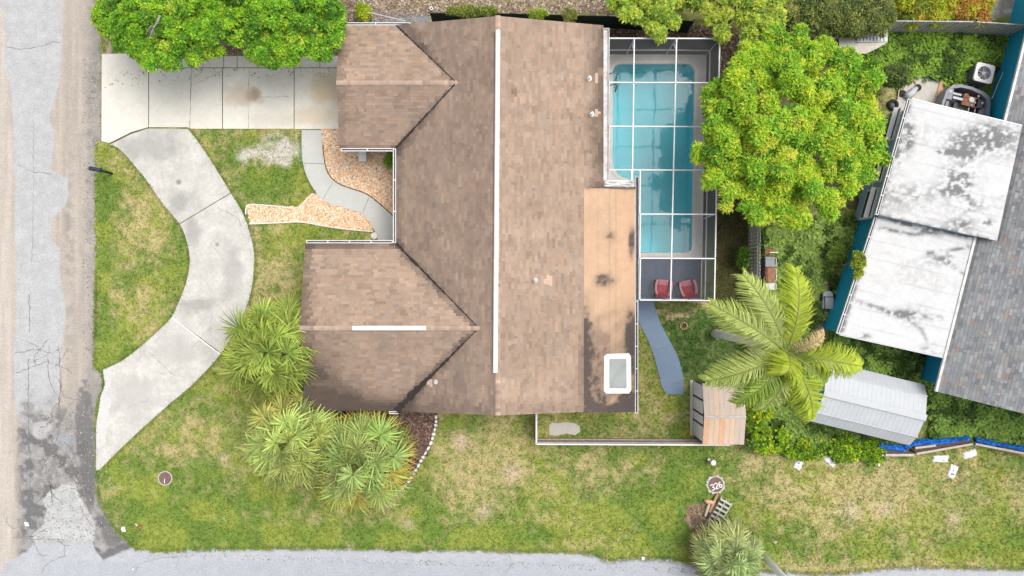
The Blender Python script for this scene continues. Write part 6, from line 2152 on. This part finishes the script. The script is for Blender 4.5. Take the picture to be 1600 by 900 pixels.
def fan_frond(parent, base, tip, az, tilt, R, r, colors, nseg=34, wide=.07):
    base, tip = Vector(base), Vector(tip)
    axis = Vector((math.cos(az) * math.cos(tilt), math.sin(az) * math.cos(tilt), math.sin(tilt)))
    side = axis.cross(Vector((0, 0, 1))).normalized()
    side = (Matrix.Rotation(r.uniform(-.45, .45), 3, axis) @ side).normalized()
    nrm = side.cross(axis).normalized()
    if nrm.z < 0:
        nrm = -nrm
    n = nseg
    ang = np.linspace(-2.55, 2.55, n) + np.array([r.uniform(-.07, .07) for _ in range(n)])
    A, Sd, Nr = np.array(axis), np.array(side), np.array(nrm)
    up = np.array([r.uniform(.02, .34) for _ in range(n)])              # leaflets stand at uneven heights
    D = norm(np.cos(ang)[:, None] * A + np.sin(ang)[:, None] * Sd + up[:, None] * Nr)
    L = R * (0.8 + .2 * np.cos(ang * .6)) * np.array([r.uniform(.78, 1.12) for _ in range(n)])
    C = np.repeat(np.array(tip)[None], n, 0) + D * .05
    sd = norm(np.cross(D, Nr) + .35 * Nr * np.array([[r.choice((-1, 1))] for _ in range(n)]))
    w = wide * np.array([[r.uniform(.8, 1.2)] for _ in range(n)])
    Z = np.array([0, 0, 1.0])
    dr = np.array([r.uniform(.10, .42) for _ in range(n)])
    m1 = C + D * (L * .4)[:, None]
    m2 = C + D * (L * .74)[:, None] - Z * (L * dr * .3)[:, None]
    t = C + D * L[:, None] - Z * (L * dr)[:, None]
    V = np.zeros((n, 3, 4, 3))
    V[:, 0] = np.stack([C + sd * .01, m1 + sd * w / 2, m1 - sd * w / 2, C - sd * .01], 1)
    V[:, 1] = np.stack([m1 + sd * w / 2, m2 + sd * w * .34, m2 - sd * w * .34, m1 - sd * w / 2], 1)
    V[:, 2] = np.stack([m2 + sd * w * .34, t + sd * .005, t - sd * .005, m2 - sd * w * .34], 1)
    body, tipc = np.array(colors[0]) * 1.5, np.array(colors[1]) * 1.6
    sh = np.clip(1 + .22 * np.array([[r.gauss(0, 1)] for _ in range(n)]), .5, 1.5)
    col = np.stack([np.clip(body * sh * .9, 0, .8), np.clip(body * sh * 1.08, 0, .8), np.clip((body * .4 + tipc * .6) * sh, 0, .8)], 1).reshape(-1, 3)
    o = leaf_object('frond', V.reshape(-1, 4, 3), col, parent, M['leaf'])
    pm_ = MB().tube([base, base + (tip - base) * .5 + Vector((0, 0, .06)), tip], [.03, .022, .016], 5)
    npmesh('petiole', np.array(pm_.v), pm_.f, M['leaf'], o, fcol=np.repeat(np.array([[.34, .38, .1]]), len(pm_.f), 0))
    return o


def fan_palm(label, crown_px, zc, scale, nf, seed, body, tipg, old, skew=(0, 0)):
    r = random.Random(seed)
    c = P(crown_px[0], crown_px[1], zc)
    t = thing('fan_palm', label, 'palm', (c.x, c.y, 0), 'fan palms with green fingered fronds')
    MB().tube([(c.x, c.y, 0), (c.x + .03, c.y, zc * .5), (c.x, c.y, zc)], [.24, .2, .22], 12).build('trunk', M['bark'], t)
    #        count, reach, height, tilt, radius
    rings = [(4, .22, .7, .5, .6), (8, .62, .5, .15, .68), (12, 1.02, .15, -.25, .72), (16, 1.24, -.32, -.7, .74), (13, 1.12, -.8, -1.05, .75)]
    for q, (cnt, rr, hz, tilt, R) in enumerate(rings):
        a0 = r.uniform(0, 6.28)
        for k in range(cnt):
            az = a0 + 2 * math.pi * k / cnt + r.uniform(-.3, .3)
            rad = rr * scale * r.uniform(.8, 1.18)
            tip = (c.x + rad * math.cos(az), c.y + rad * math.sin(az), zc + hz * scale + r.uniform(-.18, .18))
            vr = r.uniform(.62, 1.3)
            b_ = [x * vr * (1 + r.uniform(-.08, .08)) for x in body]
            tp = [x * vr for x in tipg]
            u = r.random()
            if q == 3 and u < .45 or q == 2 and u < .15:
                b_, tp = [x * .7 + y * .3 for x, y in zip(b_, old)], old
            if q == 4:
                b_, tp = (old, old) if u < .4 else ([.11, .085, .05], [.16, .12, .07])  # lowest dead fronds, most coloured darker to paint shade into the crown gaps
            fan_frond(t, (c.x + .1 * math.cos(az), c.y + .1 * math.sin(az), zc + .05), tip, az + r.uniform(-.35, .35), tilt + r.uniform(-.18, .18), R * scale * r.uniform(.88, 1.12), r, (b_, tp))
    return t


fan_palm('upper left fan palm of the cluster, beside the curved driveway', (423, 549), 3.2, 1.42, 46, 61, (.2, .265, .05), (.32, .36, .07), (.42, .30, .04))
fan_palm('lower left fan palm of the cluster, paler fronds', (452, 690), 2.9, 1.38, 46, 62, (.26, .31, .085), (.4, .42, .13), (.44, .36, .1))
fan_palm('rightmost fan palm of the cluster, inside the stone border', (562, 722), 3.0, 1.46, 52, 63, (.2, .265, .075), (.33, .38, .11), (.48, .27, .03))
fan_palm('small pale fan palm by the pallet at the bottom edge', (1141, 872), 2.1, .95, 34, 64, (.24, .31, .12), (.34, .38, .16), (.4, .36, .14))

# feather palm
fpz = 9.4
fpb = P(1117, 520.5, 0)
fpc = Vector((fpb.x + .08, fpb.y - .12, fpz))
fp = thing('feather_palm', 'tall feather palm with yellow green fronds in front of the metal shed', 'palm', (fpb.x, fpb.y, 0))
MB().tube([(fpb.x, fpb.y, 0), (fpb.x, fpb.y, .4), (fpb.x + .03, fpb.y - .03, fpz * .5), tuple(fpc)], [.27, .2, .16, .13], 12).build('trunk', M['palebark'], fp, smooth=True)
MB().tube([tuple(fpc - Vector((0, 0, 1.0))), tuple(fpc - Vector((0, 0, .4))), tuple(fpc + Vector((0, 0, .1)))], [.15, .17, .1], 12).build('crownshaft', mat_surface('green_crownshaft', (.16, .24, .05), rough=.5), fp, smooth=True)


def feather_frond(tip_px, L, col, seed, el0=.9, nl=66, side_len=.66, ztip=None):
    r = random.Random(seed)
    zt = ztip if ztip is not None else fpz - .35
    tip = P(tip_px[0], tip_px[1], zt)
    h = Vector((tip.x - fpc.x, tip.y - fpc.y, 0))
    hl = h.length
    hd = h.normalized()
    n = 18
    pts = []
    for i in range(n + 1):
        t = i / n
        x = hl * (t ** .95)
        z = fpc.z + 1.25 * math.sin(el0) * (t * 1.9 - 1.9 * t * t) * 1.5 + (zt - fpc.z) * t ** 1.6
        pts.append(fpc + hd * x + Vector((0, 0, z - fpc.z)))
    mbf = MB().tube(pts, [.045 * (1 - .85 * i / n) + .006 for i in range(n + 1)], 6)
    npts = np.array([tuple(p) for p in pts])
    tt = np.linspace(.1, .985, nl)
    C = np.stack([np.interp(tt * n, np.arange(n + 1), npts[:, a]) for a in range(3)], 1)
    T = norm(np.stack([np.interp(np.minimum(tt * n + .5, n), np.arange(n + 1), npts[:, a]) - np.interp(np.maximum(tt * n - .5, 0), np.arange(n + 1), npts[:, a]) for a in range(3)], 1))
    up = np.array([0, 0, 1.0])
    sd = norm(np.cross(T, up))
    Vs, Cs = [], []
    for sg in (-1, 1):
        for rep in range(2):
            fw = .35 + .75 * tt
            jit = np.array([[r.gauss(0, .13) for _ in range(3)] for _ in range(nl)])
            D = norm(sd * sg + T * fw[:, None] + up * (r.uniform(.1, .3) if rep == 0 else -.15) + jit)
            ln = side_len * (0.55 + .7 * np.sin(np.clip(tt * 1.12, 0, 1) * math.pi) ** .7) * np.array([r.uniform(.8, 1.15) for _ in range(nl)])
            w = .042
            nrm = norm(np.cross(D, np.cross(up, D)) + 1e-6)
            s2 = norm(np.cross(D, up))
            C2 = C + T * r.uniform(0, .03)
            m1 = C2 + D * (ln * .5)[:, None]
            t1 = C2 + D * ln[:, None] - up * (ln * np.array([r.uniform(.35, .95) for _ in range(nl)]))[:, None]
            Vs.append(np.stack([C2 + s2 * .012, m1 + s2 * w / 2, m1 - s2 * w / 2, C2 - s2 * .012], 1))
            Vs.append(np.stack([m1 + s2 * w / 2, t1 + s2 * .004, t1 - s2 * .004, m1 - s2 * w / 2], 1))
            sh = np.array([[1 + r.gauss(0, .14)] for _ in range(nl)])
            tipmix = (.75 + .5 * tt)[:, None]
            Cs.append(np.clip(np.array(col) * sh * tipmix, 0, .8)); Cs.append(np.clip(np.array(col) * sh * 1.12 * tipmix, 0, .8))
    o = leaf_object('frond', np.concatenate(Vs), np.concatenate(Cs), fp, M['leaf'])
    npmesh('rachis', np.array(mbf.v), mbf.f, M['leaf'], o, fcol=np.repeat(np.array([[.3, .34, .09]]), len(mbf.f), 0))


YG, GG, PG = (.40, .48, .05), (.27, .38, .06), (.43, .5, .15)
for k, (tip, col, zt) in enumerate((((1243, 418), YG, 9.2), ((1160, 428), PG, 9.0), ((1108, 474), PG, 8.9), ((1102, 596), PG, 8.6), ((1150, 632), GG, 8.6), ((1190, 640), PG, 8.2), ((1268, 655), YG, 8.8), ((1347, 572), YG, 9.1), ((1288, 600), GG, 8.6), ((1225, 585), YG, 10.3))):
    feather_frond(tip, 3, col, 70 + k, ztip=zt)
feather_frond((1287, 518), 1, (.55, .42, .24), 90, nl=30, side_len=.3, ztip=8.9)

# ------------------------------------------------------------------ scattered ground cover (nobody could count it)
def scatter_points(n, box, r):
    return np.stack([r.uniform(box[0], box[1], n), r.uniform(box[2], box[3], n)], 1)


BLOCK = [CURVED_DRIVE, STRAIGHT_DRIVE, WALK, BED1, BED2, HOUSE, POOL_DECK, BLUE_PATH, PALM_BED, NEIGH, CONC_PAD, [(858, 664), (884, 659), (907, 668), (898, 680), (858, 679)]]


def allowed(px, py, extra=()):
    ok = ~pip(px, py, ROAD)
    for b in list(BLOCK) + list(extra):
        ok &= ~pip(px, py, b)
    return ok


def blades(name, label, cat, pts, colors, Ls, Wf, nper, tilt, seed, lift=0.0):
    r = np.random.default_rng(seed)
    n = len(pts)
    base = np.stack([(pts[:, 0] - 800) * S, -(pts[:, 1] - 450) * S, lift * r.uniform(.2, 5.0, n)], 1)
    C = np.repeat(base, nper, 0) + np.concatenate([r.normal(0, .03, (n * nper, 2)), np.zeros((n * nper, 1))], 1)
    a = r.uniform(0, 2 * np.pi, n * nper)
    tl = r.uniform(tilt[0], tilt[1], n * nper)
    D = np.stack([np.cos(a) * np.cos(tl), np.sin(a) * np.cos(tl), np.sin(tl)], 1)
    Nn = norm(np.array([0, 0, 1.0]) - D * D[:, 2:3])
    L = r.uniform(Ls[0], Ls[1], n * nper)
    V = leaf_quads(C, D, Nn, L, L * Wf, L * .15)
    V[:, :, 2] = np.maximum(V[:, :, 2], 0.004)
    col = np.clip(np.repeat(colors, nper, 0) * (1 + .15 * r.normal(size=(n * nper, 1))), .006, .7)
    o = leaf_object(name, V, col, None, M['grass'])
    return tag(o, label, cat, kind='stuff')


r0 = np.random.default_rng(77)
pt = scatter_points(150000, (145, 1610, 30, 905), r0)
jit = pt + r0.normal(0, 1.1, pt.shape)
ok = allowed(jit[:, 0], jit[:, 1])
for reg, _, _ in REGIONS[:8]:
    ok &= ~pip(pt[:, 0], pt[:, 1], reg)
pt = pt[ok]
gc = ground_color(pt[:, 0], pt[:, 1])
r1 = np.random.default_rng(78)
gc = gc * (1 + .14 * r1.normal(size=(len(pt), 1)))
sand = (gc[:, 0] > .34) & (r1.random(len(pt)) < .5)
pt, gc = pt[~sand], gc[~sand]
blades('lawn_grass', 'short patchy green and straw coloured lawn grass', 'grass', pt, np.clip(gc * 1.12, .01, .6), (.05, .12), .28, 3, (.25, 1.1), 79)
# taller fringe where the lawn meets pavement
fr_pts = []
for line in (drive_left, drive_right, road_edge[20:], south_edge, walk_l):
    l = np.array(line)
    for a, b in zip(l[:-1], l[1:]):
        k = max(1, int(np.hypot(*(b - a)) * 2.2))
        fr_pts.append(a + (b - a) * r1.random((k, 1)) + r1.normal(0, 1.5, (k, 2)))
fr_pts = np.concatenate(fr_pts)
m_ = allowed(fr_pts[:, 0], fr_pts[:, 1])
fr_pts = fr_pts[m_]
fc_ = np.clip(lawn_color(fr_pts[:, 0], fr_pts[:, 1]) * np.array([.9, 1.0, .9]), .01, .5)
blades('verge_grass', 'longer grass fringe along driveway and street edges', 'grass', fr_pts, fc_, (.07, .17), .2, 4, (.1, .9), 80)

wp, wc_ = [], []
for k, poly in enumerate(WEEDY):
    a = np.array(poly)
    q = scatter_points(int((np.ptp(a[:, 0])) * (np.ptp(a[:, 1])) * .26), (a[:, 0].min(), a[:, 0].max(), a[:, 1].min(), a[:, 1].max()), r1)
    q = q[pip(q[:, 0] + r1.normal(0, 3, len(q)), q[:, 1] + r1.normal(0, 3, len(q)), poly)]
    n_ = fbm(q[:, 0], q[:, 1], 14, 401 + k, 3)
    c = mix(np.broadcast_to(np.array([(.26, .42, .06), (.33, .45, .11), (.29, .43, .09), (.27, .39, .09), (.29, .4, .1)][k]), (len(q), 3)), np.array([.08, .14, .03]), smoothstep(.45, .66, n_))
    wp.append(q); wc_.append(c)
wp, wc_ = np.concatenate(wp), np.concatenate(wc_)
blades('leafy_weeds', 'rank leafy green weeds covering the neighbouring yard', 'weeds', wp, wc_, (.12, .30), .5, 5, (.05, .9), 81, lift=.05)
# backyard scrub between cage and fence
a = scatter_points(2600, (1118, 1168, 325, 480), r1)
blades('yard_scrub', 'sparse dark weeds and dead leaves between cage and side fence', 'weeds', a, np.array([(.1, .12, .03), (.16, .11, .06), (.06, .08, .02)])[r1.integers(0, 3, len(a))], (.06, .14), .4, 3, (.0, .8), 82)


def chips(name, label, cat, polys, dens, pal, w, size, seed, lift=.015, height=.03):
    r = np.random.default_rng(seed)
    out = []
    for poly in polys:
        a_ = np.array(poly)
        q = scatter_points(int(np.ptp(a_[:, 0]) * np.ptp(a_[:, 1]) * dens), (a_[:, 0].min(), a_[:, 0].max(), a_[:, 1].min(), a_[:, 1].max()), r)
        out.append(q[pip(q[:, 0], q[:, 1], poly)])
    q = np.concatenate(out)
    n = len(q)
    c = np.stack([(q[:, 0] - 800) * S, -(q[:, 1] - 450) * S, lift + r.uniform(0, height, n)], 1)
    an = r.uniform(0, 2 * np.pi, n)
    L = r.uniform(size[0], size[1], n)[:, None]; Wd = L * r.uniform(.3, .6, (n, 1))
    d = np.stack([np.cos(an), np.sin(an), r.normal(0, .3, n)], 1); s = np.stack([-np.sin(an), np.cos(an), r.normal(0, .3, n)], 1)
    V = np.stack([c - d * L / 2 - s * Wd / 2, c + d * L / 2 - s * Wd / 2, c + d * L / 2 + s * Wd / 2, c - d * L / 2 + s * Wd / 2], 1)
    V[:, :, 2] = np.maximum(V[:, :, 2], .006)
    col = np.array(pal)[r.choice(len(pal), n, p=w)] * (1 + .15 * r.normal(size=(n, 1)))
    o = leaf_object(name, V, np.clip(col, .01, .75), None, M['chips'])
    return tag(o, label, cat, kind='stuff')


bedm = mat_surface('orange_mulch_bed', (.5, .3, .175), rough=.95, amt=.2, scale=9, fine=40, fine_amt=.35)
structure(sheet('mulch_bed', BED1, .009, bedm))
structure(sheet('mulch_bed', BED2, .009, bedm))
chips('wood_chips', 'orange wood chips filling the front garden beds', 'wood chips', [BED1, BED2], .75, [(.70, .42, .24), (.72, .53, .37), (.75, .64, .52), (.6, .33, .17), (.4, .24, .14)], [.36, .3, .2, .1, .04], (.06, .14), 91)
chips('bark_mulch', 'dark brown bark mulch under the palms', 'mulch', [PALM_BED], .5, [(.12, .07, .055), (.2, .125, .1), (.32, .22, .18), (.07, .045, .04)], [.4, .3, .1, .2], (.05, .13), 92)
chips('leaf_litter', 'brown leaf litter on bare soil around the back fences', 'leaf litter', [REGIONS[0][0][:2] and [(530, -20), (960, -20), (960, 22), (700, 22), (540, 36)], REGIONS[2][0], [(165, 60), (536, 60), (536, 88), (232, 88)], [(1075, 788), (1110, 790), (1108, 838), (1085, 838)]], .4,
      [(.3, .2, .13), (.45, .38, .3), (.14, .09, .07), (.22, .17, .09), (.55, .5, .43)], [.34, .1, .36, .17, .03], (.04, .10), 93)

# fallen leaves and grit on the pavements
chips('fallen_leaves', 'scattered fallen leaves and grit on driveway and road edges', 'fallen leaves', [[(165, 108), (528, 108), (528, 120), (300, 124), (165, 140)]], .02, [(.25, .17, .09), (.35, .3, .12), (.15, .1, .06)], [.5, .3, .2], (.04, .09), 94, lift=.062, height=.01)
chips('road_grit', 'loose grit and dead leaves along the road verge', 'grit', [[(128, 90), (158, 90), (150, 240), (149, 560), (130, 560)], [(215, 862), (1100, 886), (1100, 896), (215, 870)], [(60, 640), (150, 640), (200, 850), (60, 850)]], .07, [(.12, .11, .1), (.3, .27, .22), (.42, .4, .37), (.2, .15, .09)], [.35, .25, .2, .2], (.02, .07), 95, lift=.014, height=.006)
